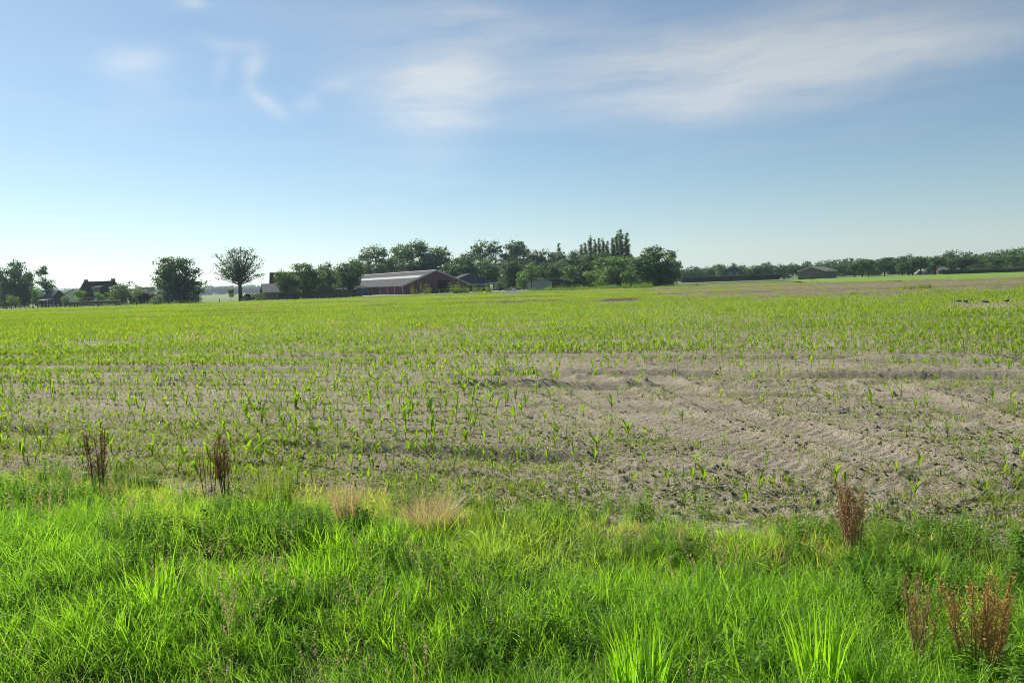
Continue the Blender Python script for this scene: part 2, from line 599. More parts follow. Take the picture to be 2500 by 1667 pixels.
def field_h(x, y, detail=True):
    x, y = np.asarray(x, float), np.asarray(y, float)
    s, t = row_coords(x, y)
    h = 0.05 * fbm(x * .12, y * .12, 5, 2)
    far = 1 - sstep(25, 60, y)
    h = h + 0.012 * np.cos(2 * math.pi * t / 0.75 + 1.2 * fbm(s * .5, t * .4, 8, 2)) * (.4 + .6 * vnoise(s * .3, t * .3, 4))
    h = h + .14 * fbm(s * .035, t * .55, 9, 3) * sstep(40, 75, y)
    for tt, dep, w in RUTS:
        d = t - tt - 0.25 * fbm(s * .05, s * 0, 33, 2)
        amp = dep * sstep(.40, .56, vnoise(s * .22, s * 0 + tt, 71)) if dep < .2 else dep
        h = h - amp * np.exp(-(d / w) ** 2) + amp * .85 * np.exp(-((d - 2.0 * w) / w) ** 2)
    if detail:
        td, ta, ts = track_info(x, y)
        tin = 1 - sstep(.24, .40, td)
        patch = sstep(.25, .7, vnoise(s * .22, t * .5, 12))
        lump = fbm(s * 1.9, t * 5.2, 21, 3)
        lump = np.sign(lump) * np.abs(lump) ** .8
        clod = np.maximum(0, fbm(x * 6.0, y * 6.0, 41, 3) - .05)
        tiny = fbm(x * 17, y * 17, 61, 2)
        rough = (0.028 * lump + (0.026 + .045 * patch) * clod + .017 * tiny) * (1 - .85 * tin) * (.25 + .75 * far)
        tread = 0.014 * np.sin(ta * 2 * math.pi / .17 + np.abs(ts) * 16) * (0.6 + .4 * vnoise(ta * 2, ts * 3, 3))
        h = h + rough + tin * (-.035 + tread) + .045 * np.exp(-((td - .45) / .09) ** 2)
    return h


def verge_h(x, y):
    x, y = np.asarray(x, float), np.asarray(y, float)
    d = edge_y(x) - y
    h = 0.20 * fbm(x * .5, y * .75, 77, 3) * sstep(.2, 1.4, d) + 0.05 * sstep(.0, .8, d)
    # the roadside slope drops a little towards the viewer
    return h - 0.16 * sstep(2.0, 5.5, d) - .02


def build_ground():
    # one sheet to the horizon
    rad = [0, 3, 8, 20, 60, 150, 300, 600, 1200, 2000, 3000]
    V, F = [(0, 0, 0)], []
    nseg = 48
    for r_ in rad[1:]:
        for k in range(nseg):
            a = 2 * math.pi * k / nseg
            V.append((r_ * math.cos(a), r_ * math.sin(a), 0))
    for k in range(nseg):
        F.append((0, 1 + k, 1 + (k + 1) % nseg))
    for i in range(len(rad) - 2):
        for k in range(nseg):
            a, b = 1 + i * nseg + k, 1 + i * nseg + (k + 1) % nseg
            F.append((a, a + nseg, b + nseg, b))
    o = obj('ground', mesh_np('ground', np.array(V), F, M['turf']), loc=(0, 0, -.42))
    tag(o, 'flat green pasture land reaching to the horizon', 'ground', kind='structure')
    # the maize field: clods, ruts and wheel tracks are real relief
    nu, ny = 660 + 120, 820
    u = np.r_[np.linspace(-2.6, -.98, 61)[:-1], np.linspace(-.98, .98, 660), np.linspace(.98, 2.6, 61)[1:]]
    iy = np.r_[np.linspace(1 / 2.2, 1 / 3.7, 21)[:-1], np.linspace(1 / 3.7, 1 / 175.0, ny - 220)]
    ys = np.r_[1 / iy]
    extra = np.linspace(48, 174, 202)[1:-1]
    ys = np.sort(np.r_[ys, extra])
    X = u[None, :] * ys[:, None]
    Y = np.repeat(ys[:, None], nu, 1)
    Y = Y + X * 0
    Z = field_h(X.ravel(), Y.ravel())
    V = np.c_[X.ravel(), Y.ravel(), Z]
    idx = np.arange(nu * ny).reshape(ny, nu)
    F = np.stack([idx[:-1, :-1], idx[:-1, 1:], idx[1:, 1:], idx[1:, :-1]], -1).reshape(-1, 4)
    keepv = V[:, 1] > edge_y(V[:, 0]) - .5
    F = F[keepv[F].all(1)]
    used = np.unique(F)
    remap = np.full(len(V), -1)
    remap[used] = np.arange(len(used))
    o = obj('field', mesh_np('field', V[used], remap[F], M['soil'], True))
    tag(o, 'dry sandy maize field with clods, ruts and curved tractor tracks', 'field', kind='structure')
    # verge soil under the grass
    gx = np.linspace(-14, 13, 150)
    gk = np.linspace(0, 1, 60)
    Ye = edge_y(gx) + .35
    X = np.repeat(gx[None, :], 60, 0)
    Y = -3 + (Ye[None, :] + 3) * gk[:, None]
    Z = verge_h(X.ravel(), Y.ravel())
    Z = Z - .06 * (gk[:, None] > .985).repeat(150, 1).ravel()
    idx = np.arange(150 * 60).reshape(60, 150)
    F = np.stack([idx[:-1, :-1], idx[:-1, 1:], idx[1:, 1:], idx[1:, :-1]], -1).reshape(-1, 4)
    o = obj('verge', mesh_np('verge', np.c_[X.ravel(), Y.ravel(), Z], F, M['verge'], True))
    tag(o, 'uneven earth of the grassy verge in front of the field', 'verge', kind='structure')
    # bright mown meadow beyond the bare strip on the right
    p = [place(1980, 165), place(2950, 118), place(2950, 300), place(2040, 300), place(1930, 250)]
    o = obj('meadow', mesh_np('meadow', np.array([(x, y, .06) for x, y in p]), [tuple(range(5))], M['meadow']))
    tag(o, 'bright green strip of meadow in front of the right-hand trees', 'meadow', kind='structure')
    p = [place(-700, 175), place(1700, 180), place(1700, 330), place(-700, 330)]
    o = obj('pasture', mesh_np('pasture', np.array([(x, y, -.02) for x, y in p]), [(0, 1, 2, 3)], M['turf']))
    tag(o, 'grass around the farm buildings behind the field', 'pasture', kind='structure')
    p = [place(1600, 292), place(2010, 292), place(2010, 308), place(1600, 308)]
    o = obj('track', mesh_np('track', np.array([(x, y, .02) for x, y in p]), [(0, 1, 2, 3)], M['road']))
    tag(o, 'pale farm track along the foot of the clipped hedge', 'track', kind='structure')
    x, y = place(1050, 216)
    o = obj('farmyard', mesh_np('farmyard', np.array([(x - 42, y - 1, .03), (x + 26, y + 2, .03), (x + 32, y + 20, .03), (x - 42, y + 30, .03)]),
                                [(0, 1, 2, 3)], M['concrete']))
    tag(o, 'concrete yard in front of the red barn', 'yard', kind='structure')


build_ground()


# ------------------------------------------------------------------ scattering (one mass object, instances by geometry nodes)
def scatter(name, pts, rot, scl, tint, protos, label, cat):
    n = len(pts)
    me = bpy.data.meshes.new(name)
    me.vertices.add(n)
    me.vertices.foreach_set('co', np.asarray(pts, np.float32).ravel())
    for nm, ty, arr, key in (('rot', 'FLOAT_VECTOR', rot, 'vector'), ('scl', 'FLOAT_VECTOR', scl, 'vector'), ('tint', 'FLOAT', tint, 'value'),
                             ('pick', 'INT', rng.integers(0, len(protos), n), 'value')):
        a = me.attributes.new(nm, ty, 'POINT')
        a.data.foreach_set(key, np.ascontiguousarray(arr, dtype=np.int32 if ty == 'INT' else np.float32).ravel())
    o = obj(name, me)
    tag(o, label, cat, kind='stuff')
    g = bpy.data.node_groups.new(name + '_scatter', 'GeometryNodeTree')
    g.interface.new_socket('Geometry', in_out='INPUT', socket_type='NodeSocketGeometry')
    g.interface.new_socket('Geometry', in_out='OUTPUT', socket_type='NodeSocketGeometry')
    gi, go = g.nodes.new('NodeGroupInput'), g.nodes.new('NodeGroupOutput')
    iop = g.nodes.new('GeometryNodeInstanceOnPoints')
    join = g.nodes.new('GeometryNodeJoinGeometry')
    for p in protos:
        oi = g.nodes.new('GeometryNodeObjectInfo')
        oi.inputs['Object'].default_value = p
        oi.inputs['As Instance'].default_value = False
        gt = g.nodes.new('GeometryNodeGeometryToInstance')
        g.links.new(oi.outputs['Geometry'], gt.inputs[0])
        g.links.new(gt.outputs[0], join.inputs[0])

    def named(nm, ty):
        a = g.nodes.new('GeometryNodeInputNamedAttribute')
        a.data_type = ty
        a.inputs['Name'].default_value = nm
        return a.outputs['Attribute']
    g.links.new(gi.outputs[0], iop.inputs['Points'])
    g.links.new(join.outputs[0], iop.inputs['Instance'])
    iop.inputs['Pick Instance'].default_value = True
    g.links.new(named('pick', 'INT'), iop.inputs['Instance Index'])
    e2r = g.nodes.new('FunctionNodeEulerToRotation')
    g.links.new(named('rot', 'FLOAT_VECTOR'), e2r.inputs[0])
    g.links.new(e2r.outputs[0], iop.inputs['Rotation'])
    g.links.new(named('scl', 'FLOAT_VECTOR'), iop.inputs['Scale'])
    g.links.new(iop.outputs[0], go.inputs[0])
    md = o.modifiers.new('scatter', 'NODES')
    md.node_group = g
    return o


def proto(name, V, F, mat):
    return bpy.data.objects.new(name, mesh_np(name, V, F, mat))


def blades(n, r, h0, h1, w0, w1, lean, curl, segs=4, seed=0, spread_up=.0):
    """curved grass blades growing out of a disc"""
    g = np.random.default_rng(seed)
    V, F = [], []
    for i in range(n):
        a = g.uniform(0, 2 * math.pi)
        rr = r * math.sqrt(g.uniform())
        bx, by = rr * math.cos(a), rr * math.sin(a)
        az = a + g.normal(0, .9)
        H, W = g.uniform(h0, h1), g.uniform(w0, w1)
        th = abs(g.normal(lean, lean * .5))
        cu = curl * g.uniform(.3, 1.6)
        sx, sy = -math.sin(az), math.cos(az)
        tw = g.normal(0, .7)
        sx, sy = sx * math.cos(tw) + math.cos(az) * math.sin(tw), sy * math.cos(tw) + math.sin(az) * math.sin(tw)
        p = np.array([bx, by, -.02])
        k0 = len(V)
        for s in range(segs + 1):
            f = s / segs
            w = W * (1 - f ** 2.2) * (.75 + .5 * math.sin(math.pi * min(1, f * 1.3 + .1)))
            if s == segs:
                V.append(tuple(p))
            else:
                V.append((p[0] - sx * w / 2, p[1] - sy * w / 2, p[2]))
                V.append((p[0] + sx * w / 2, p[1] + sy * w / 2, p[2]))
            ang = th + cu * f * f
            st = H / segs
            p = p + np.array([math.cos(az) * math.sin(ang) * st, math.sin(az) * math.sin(ang) * st, math.cos(ang) * st])
        for s in range(segs - 1):
            F.append((k0 + 2 * s, k0 + 2 * s + 1, k0 + 2 * s + 3, k0 + 2 * s + 2))
        F.append((k0 + 2 * segs - 2, k0 + 2 * segs - 1, k0 + 2 * segs))
    return V, F


def herb(n_stems, H, leaf, seed):
    """leafy stems with opposite pairs of pointed leaves"""
    g = np.random.default_rng(seed)
    V, F = [], []

    def leafq(p, az, L, W, up):
        k = len(V)
        d = np.array([math.cos(az) * math.cos(up), math.sin(az) * math.cos(up), math.sin(up)])
        s = np.array([-math.sin(az), math.cos(az), 0])
        dn = np.array([0, 0, -L * .12])
        V.extend([p, p + d * L * .4 + s * W / 2 + dn * .2, p + d * L + dn * 2.2, p + d * L * .4 - s * W / 2 + dn * .2, p + d * L * .5 - dn * .4])
        F.extend([(k, k + 1, k + 4), (k + 1, k + 2, k + 4), (k + 2, k + 3, k + 4), (k + 3, k, k + 4)])
    for i in range(n_stems):
        a = g.uniform(0, 6.28)
        p = np.array([.05 * math.cos(a), .05 * math.sin(a), 0.])
        lean = g.uniform(0, .35)
        d = np.array([math.cos(a) * math.sin(lean), math.sin(a) * math.sin(lean), math.cos(lean)])
        h = H * g.uniform(.65, 1.1)
        q = p + d * h
        s = np.array([-math.sin(a), math.cos(a), 0]) * .003
        k = len(V)
        V.extend([p - s, p + s, q + s * .5, q - s * .5])
        F.append((k, k + 1, k + 2, k + 3))
        nn = g.integers(6, 10)
        for j in range(nn):
            f = (j + 1) / nn
            ang = g.uniform(0, 6.28)
            L = leaf * (1.15 - .6 * f) * g.uniform(.8, 1.2)
            for w in (0, math.pi):
                leafq(p + d * h * f, ang + w, L, L * .5, g.uniform(-.2, .6))
    return V, F


def euler_rand(n, tilt):
    return np.c_[rng.normal(0, tilt, n), rng.normal(0, tilt, n), rng.uniform(0, 6.283, n)]


def verge_points(n, x0=-12, x1=10.5, y0=.6, over=.25, power=1.0):
    x = rng.uniform(x0, x1, n * 2)
    e = edge_y(x)
    y = rng.uniform(y0, 11.5, n * 2)
    k = (y < e + over * rng.uniform(-1.0, 1.0, n * 2)) & (np.abs(x) < 1.15 * y + 3.6)
    x, y = x[k], y[k]
    return x, y


def build_verge():
    fine = [proto('fine_tuft', *blades(16, .11, .10, .29, .003, .0065, .58, 1.8, 4, 100 + i), M['grass']) for i in range(7)]
    lush = [proto('lush_tuft', *blades(10, .08, .18, .42, .0045, .009, .36, 1.1, 5, 200 + i), M['lush']) for i in range(5)]
    herbs = [proto('herb_clump', *herb(5, .22, .045, 300 + i), M['herb']) for i in range(6)]
    herbs += [proto('broad_leaf_clump', *herb(4, .17, .08, 330 + i), M['herb']) for i in range(2)]
    nz = lambda x, y, f, s: vnoise(x * f, y * f * 1.4, s)
    # fine grass everywhere
    x, y = verge_points(33000)
    d = edge_y(x) - y
    p = fbm(x * .8, y * 1.1, 501, 3)
    near_edge = 1 - sstep(.0, 1.3, d)
    dry = np.clip(sstep(.15, .6, fbm(x * .6, y * .9, 515, 3)) * (.25 + .5 * near_edge) + .75 * near_edge * sstep(.35, .7, nz(x, y, 1.2, 9)) + rng.normal(0, .08, len(x)), 0, .85)
    hs = (.66 + .55 * sstep(-.5, .7, p)) * (1 - .55 * near_edge) * rng.uniform(.75, 1.3, len(x))
    keep = rng.uniform(size=len(x)) > .35 * near_edge
    sel = lambda a: a[keep]
    x, y, hs, dry = map(sel, (x, y, hs, dry))
    rot = euler_rand(len(x), .42)
    lean = .25 + .35 * vnoise(x * .5, y * .5, 88)              # the whole stand leans a little to the right
    rot[:, 1] += lean * .5
    scatter('verge_grass', np.c_[x, y, verge_h(x, y)], rot, np.c_[hs * 1.05, hs * 1.05, hs], dry, fine,
            'dense green verge grass in the foreground', 'grass')
    # lush broad bladed patches
    x, y = verge_points(9000, over=.0)
    p = vnoise(x * .75 + 3, y * 1.0, 611)
    k = p > .66 - .08 * (y < 5)
    x, y, p = x[k], y[k], p[k]
    hs = rng.uniform(.6, 1.05, len(x)) * (1 - .35 * (1 - sstep(.3, 1.4, edge_y(x) - y)))
    scatter('lush_grass', np.c_[x, y, verge_h(x, y)], euler_rand(len(x), .16), np.c_[hs, hs, hs], np.clip(rng.normal(.03, .07, len(x)), 0, 1), lush,
            'taller broad-bladed bright green grass patches in the verge', 'grass')
    # leafy herbs
    x, y = verge_points(9000, over=.15)
    p = vnoise(x * 1.1 - 7, y * 1.6 + 2, 733)
    k = (p > .40) & (rng.uniform(size=len(x)) < .25 + .5 * sstep(.5, .8, p))
    x, y = x[k], y[k]
    hs = rng.uniform(.55, 1.25, len(x))
    scatter('verge_weeds', np.c_[x, y, verge_h(x, y)], euler_rand(len(x), .15), np.c_[hs, hs, hs], np.clip(rng.normal(.1, .15, len(x)), 0, 1), herbs,
            'leafy green weeds mixed into the verge grass', 'weeds')

    # dry bleached grass along the field edge
    x = rng.uniform(-11, 9, 9000)
    y = edge_y(x) + rng.uniform(-.95, .22, len(x))
    k = (vnoise(x * 1.0 + 2, y * 1.6, 677) > .50) & (np.abs(x) < 1.0 * y + 2) & (rng.uniform(size=len(x)) < .34)
    x, y = x[k], y[k]
    hs = rng.uniform(.45, 1.0, len(x))
    scatter('dry_edge_grass', np.c_[x, y, verge_h(x, y)], euler_rand(len(x), .35), np.c_[hs, hs, hs], np.clip(rng.normal(.72, .18, len(x)), .2, 1), fine,
            'bleached yellowish grass along the edge between verge and field', 'grass')
    # flowering grass stems and dead stalks standing above the sward
    heads = []
    for i in range(5):
        g = np.random.default_rng(480 + i)
        V, F = blades(3, .04, .38, .55, .0022, .0032, .14, .35, 5, 480 + i)
        for b in range(3):
            tip = np.array(V[b * 11 + 10])
            low = np.array(V[b * 11 + 6])
            for q in range(26):
                f = g.uniform(.0, 1.0)
                c = low + (tip - low) * f + g.normal(0, .007, 3)
                u = g.normal(size=3) * .004 + np.array([0, 0, .007])
                w = g.normal(size=3) * .003
                k = len(V)
                V += [c - u, c + w, c + u, c - w]
                F.append((k, k + 1, k + 2, k + 3))
        heads.append(proto('flowering_stem', V, F, M['straw']))
    x, y = verge_points(1500, over=.1)
    p = vnoise(x * .9 + 5, y * 1.2, 655)
    k = (p > .5) & (rng.uniform(size=len(x)) < .55)
    x, y = x[k], y[k]
    hs = rng.uniform(.6, 1.05, len(x))
    scatter('flowering_grass', np.c_[x, y, verge_h(x, y)], euler_rand(len(x), .22), np.c_[hs, hs, hs], x * 0, heads,
            'pale flowering grass stems scattered through the verge', 'grass')


build_verge()


# ------------------------------------------------------------------ single plants standing out in the verge
def tussock(name, px, py, wpx, hpx, n, mat, label, cat, w=(.005, .010), lean=.25, curl=.6, seed=0, group=None):
    x, y = ground_at(px, py, .05)
    D = math.hypot(y, 0)
    r, H = wpx * D / FPX / 2, hpx * D / FPX + .07
    V, F = blades(n, r * .55, H * .6, H * 1.1, w[0], w[1], lean, curl, 6, seed)
    me = mesh_np(name, V, F, mat)
    z = float(verge_h(x, y)) if y < float(edge_y(x)) else float(field_h(np.array([x]), np.array([y]))[0])
    return tag(obj(name, me, loc=(x, y, z)), label, cat, group)


def dock(px, py, hpx, wpx, n, label, color=(1, 1, 1), seed=0, leaves=0, dens=1.0):
    x, y = ground_at(px, py, .05)
    H, Wd = hpx * y / FPX * 1.03 + .10, wpx * y / FPX * 1.15
    g = np.random.default_rng(seed)
    z = float(verge_h(x, y)) if y < float(edge_y(x)) else float(field_h(np.array([x]), np.array([y]))[0])
    root = empty('dock_plant', (x, y, z))
    tag(root, label, 'dead weed')
    for i in range(n):
        a = g.uniform(0, 6.28)
        top = np.array([Wd * .5 * g.uniform(-.9, .9), Wd * .3 * g.uniform(-1, 1), H * g.uniform(.72, 1.0)])
        b = np.array([.38 * top[0] + .02 * math.cos(a), .55 * top[1] + .02 * math.sin(a), -.03])
        pts = [tuple(b + (top - b) * f + np.array([.012 * math.sin(f * 5 + i), 0, 0]) * f) for f in np.linspace(0, 1, 7)]
        st = MB().tube(pts, [.0042 * (1 - .75 * f) + .001 for f in np.linspace(0, 1, 7)], 5)
        V, F = [], []
        # short side branches close to the stem, each packed with seed husks
        for j in range(int(20 * dens)):
            f0 = g.uniform(.32, .98)
            p0 = b + (top - b) * f0
            az, L = g.uniform(0, 6.28), H * .17 * (1.2 - f0) + .02
            dirv = np.array([math.cos(az) * .5, math.sin(az) * .5, 1.0])
            q = p0 + dirv * L
            st.tube([tuple(p0), tuple(q)], [.0016, .0008], 3)
            for s in range(int(13 * dens)):
                c = p0 + (q - p0) * g.uniform(0, 1.05) + g.normal(0, .011, 3)
                u = g.normal(size=3)
                u /= np.linalg.norm(u)
                w = np.cross(u, g.normal(size=3))
                w /= np.linalg.norm(w)
                sz = g.uniform(.004, .0085)
                k = len(V)
                V.extend([c + u * sz, c + w * sz * .7, c - u * sz, c - w * sz * .7])
                F.append((k, k + 1, k + 2, k + 3))
        so = st.build('stem', M['dockstem'], root)
        so.color = (*color, 1)
        sh = obj('seed_head', mesh_np('seed_head', np.array(V), F, M['dock']), root)
        sh.color = (*color, 1)
        sh['kind'] = 'stuff'
    for i in range(leaves):
        a = g.uniform(0, 6.28)
        L, W = g.uniform(.18, .28), g.uniform(.05, .08)
        V, F = [], []
        for s in range(6):
            f = s / 5
            wv = W * math.sin(math.pi * (f * .9 + .08)) * .5
            c = np.array([math.cos(a) * L * f, math.sin(a) * L * f, -.02 + .42 * f - .22 * f * f])
            sd = np.array([-math.sin(a), math.cos(a), 0]) * wv
            V += [c - sd, c + np.array([0, 0, -.012]), c + sd]
        for s in range(5):
            F += [(3 * s, 3 * s + 1, 3 * s + 4, 3 * s + 3), (3 * s + 1, 3 * s + 2, 3 * s + 5, 3 * s + 4)]
        obj('leaf', mesh_np('dock_leaf', np.array(V), F, M['herb'], True), root)
    return root


dock(243, 1205, 150, 60, 8, 'dark reddish-brown dead dock at the field edge, furthest left of the standing docks', (.9, .78, .7), 11)
dock(548, 1212, 145, 42, 7, 'dark brown dead dock behind the grass, right one of the pair near each other', (1.05, .82, .72), 12)
dock(508, 1195, 95, 60, 4, 'thin sparse dead dock with few stems beside a thicker dark one', (1.1, .95, .8), 13, dens=.55)
dock(2083, 1365, 172, 78, 17, 'tall brown dried dock standing alone at the edge of bare soil', (2.3, 2.5, 2.4), 14, dens=.75)
dock(2395, 1620, 225, 170, 20, 'large rusty brown dock with plumes of seed and green leaves at its foot', (3.0, 3.4, 2.1), 15, leaves=7, dens=.72)
dock(2248, 1590, 190, 105, 9, 'grey-brown seeding dock left of the large rusty one', (2.7, 3.3, 2.5), 16, dens=.6)
tussock('straw_tussock', 1050, 1290, 180, 118, 460, M['straw'], 'pale dry straw tussock bent over at the edge of the field', 'grass tuft', (.003, .006), .5, 1.1, 31)
tussock('straw_tussock', 852, 1284, 90, 122, 240, M['straw'], 'narrow upright straw tuft left of the wider bent one', 'grass tuft', (.003, .0055), .22, .5, 32)
tussock('straw_tussock', 1655, 1322, 50, 90, 26, M['straw'], 'few dry straws beside green grass near the middle of the edge', 'grass tuft', (.002, .004), .25, .5, 33)
tussock('yellowing_tuft', 1175, 1300, 90, 95, 150, M['sprout'], 'yellow-green fine tuft just right of the pale straw tussock', 'grass tuft', (.002, .005), .15, .35, 34)
tussock('yellowing_tuft', 655, 1245, 80, 120, 70, M['sprout'], 'yellowing reedy stems standing above the verge edge', 'grass tuft', (.005, .010), .12, .3, 35)
tussock('yellowing_tuft', 700, 1255, 50, 145, 40, M['sprout'], 'taller thin yellowing stems next to the reedy clump', 'grass tuft', (.005, .009), .1, .25, 36)
tussock('tall_grass', 1560, 1672, 215, 265, 95, M['lush'], 'tall bright lime-green clump of broad grass at the bottom of the picture', 'grass tuft', (.008, .014), .17, .45, 37)
tussock('tall_grass', 2010, 1640, 240, 240, 70, M['lush'], 'loose tall bright grass blades left of the grey-brown dock', 'grass tuft', (.007, .013), .16, .45, 38)
tussock('tall_grass', 2110, 1675, 150, 150, 22, M['lush'], 'few broad bright blades at the bottom beside the docks', 'grass tuft', (.009, .016), .2, .5, 39)
tussock('tall_grass', 770, 1420, 190, 120, 60, M['lush'], 'bright upright blades in the verge below the yellowing reedy stems', 'grass tuft', (.006, .011), .2, .6, 40)
tussock('tall_grass', 380, 1470, 230, 150, 80, M['lush'], 'bright leaning blades in the verge below the leftmost dark dock', 'grass tuft', (.006, .011), .3, .7, 41)


# ------------------------------------------------------------------ maize
def maize_leaf(L, W, up, droop, segs=6):
    V, F = [], []
    p = np.array([0., 0., 0.])
    ang = up
    for s in range(segs + 1):
        f = s / segs
        w = W * (math.sin(math.pi * (f * .82 + .16)) ** .8) * (1 if s < segs else 0)
        fold = .25 * w
        if s == segs:
            V.append(tuple(p))
        else:
            V += [(p[0], -w / 2, p[2] + fold), (p[0], 0, p[2]), (p[0], w / 2, p[2] + fold)]
        p = p + np.array([math.cos(ang), 0, math.sin(ang)]) * L / segs
        ang -= droop / segs * (0.4 + 1.4 * f)
    for s in range(segs - 1):
        a = 3 * s
        F += [(a, a + 1, a + 4, a + 3), (a + 1, a + 2, a + 5, a + 4)]
    a = 3 * (segs - 1)
    F += [(a, a + 1, a + 3), (a + 1, a + 2, a + 3)]
    return np.array(V), F


LEAF_KIND = [maize_leaf(.20, .026, 1.05, 1.5), maize_leaf(.24, .030, 1.2, 1.3), maize_leaf(.17, .024, .95, .6), maize_leaf(.26, .030, 1.28, 2.0), maize_leaf(.15, .028, 1.4, .5)]


def maize_plan(seed):
    g = np.random.default_rng(seed)
    H = .13
    az = g.uniform(0, 6.28)
    out = []
    n = g.integers(4, 6)
    for i in range(n):
        f = (i + .6) / n
        k = int(g.integers(0, 4)) if i < n - 1 else 4
        out.append((k, H * (.25 + .75 * f), az + math.pi * i + g.normal(0, .45), g.uniform(.8, 1.15) * (.7 + .5 * math.sin(math.pi * min(1, f * .9)))))
    return H, out


def maize_merged(seed, lite=False):
    H, plan = maize_plan(seed)
    st = MB().tube([(0, 0, -.03), (0, 0, H * .6), (0, 0, H)], [.006, .005, .003], 3 if lite else 5, cap=False)
    V, F = list(st.v), list(st.f)
    for k, z, az, s in plan:
        LV, LF = LEAF_KIND[k] if not lite else maize_leaf((.2, .24, .17, .26, .15)[k], .03, 1.15, 1.3, 3)
        c, sn = math.cos(az), math.sin(az)
        n = len(V)
        for v in LV:
            V.append((s * (v[0] * c - v[1] * sn), s * (v[0] * sn + v[1] * c), z + s * v[2]))
        F += [tuple(i + n for i in f) for f in LF]
    return np.array(V), F


def maize_patch(seed, nrow, length, lite=True):
    g = np.random.default_rng(seed)
    V, F = [], []
    var = [maize_merged(900 + i, True) for i in range(6)]
    n = 0
    for r_ in range(nrow):
        s = -length / 2
        while s < length / 2:
            s += g.uniform(.06, .15)
            if g.uniform() < .05:
                continue
            pv, pf = var[g.integers(0, 6)]
            a, k = g.uniform(0, 6.28), g.uniform(.65, 1.15)
            c, sn = math.cos(a) * k, math.sin(a) * k
            q = np.c_[pv[:, 0] * c - pv[:, 1] * sn + s, pv[:, 0] * sn + pv[:, 1] * c + (r_ - (nrow - 1) / 2) * .75 + g.normal(0, .07), pv[:, 2] * k]
            V.append(q)
            F += [tuple(i + n for i in f) for f in pf]
            n += len(q)
    return np.vstack(V), F


BIRDS_PX = [(2342, 741), (2358, 742), (2407, 743), (2458, 741)]
BIRDS = [ground_at(a, b + 4) for a, b in BIRDS_PX]


def maize_density(x, y):
    s, t = row_coords(x, y)
    u = x / y
    ydense = 18.5 - .2 * x
    near = .62 * (1 - sstep(-.1, .22, u)) + .55
    near = near * (.35 + 1.0 * vnoise(s * .35, t * .9, 801))
    near = near * (.55 + .45 * sstep(.3, 1.5, y - edge_y(x)))
    td, _, _ = track_info(np.asarray(x, float), np.asarray(y, float))
    near = near * (.35 + .65 * sstep(.25, .5, td))
    dense = .95 + .25 * fbm(s * .15, t * .3, 803, 3)
    d = near + (dense - near) * sstep(-1.5, 3.5, y - ydense)
    d = d * (1 - .75 * sstep(.55, .75, vnoise(s * .14 + 4, t * .35, 807)) * (1 - sstep(20, 32, y)))
    # thinner stretches further out, bare sand beyond the crop on the right
    thin = sstep(.0, .28, u) * sstep(60, 78, y + 40 * fbm(s * .03, t * .05, 811, 2))
    d = d * (1 - .5 * thin)
    bare = sstep(.22, .46, u) * sstep(54, 66, y + 8 * fbm(s * .05, t * .2, 815, 2))
    d = d * (1 - .70 * bare)
    for bx, by in BIRDS:                          # trampled patch where the birds feed
        d = d * (1 - .8 * (np.abs(x - bx * y / by) < .75) * (y > by - 4.5) * (y < by + .8))
    return np.clip(d, 0, 1)


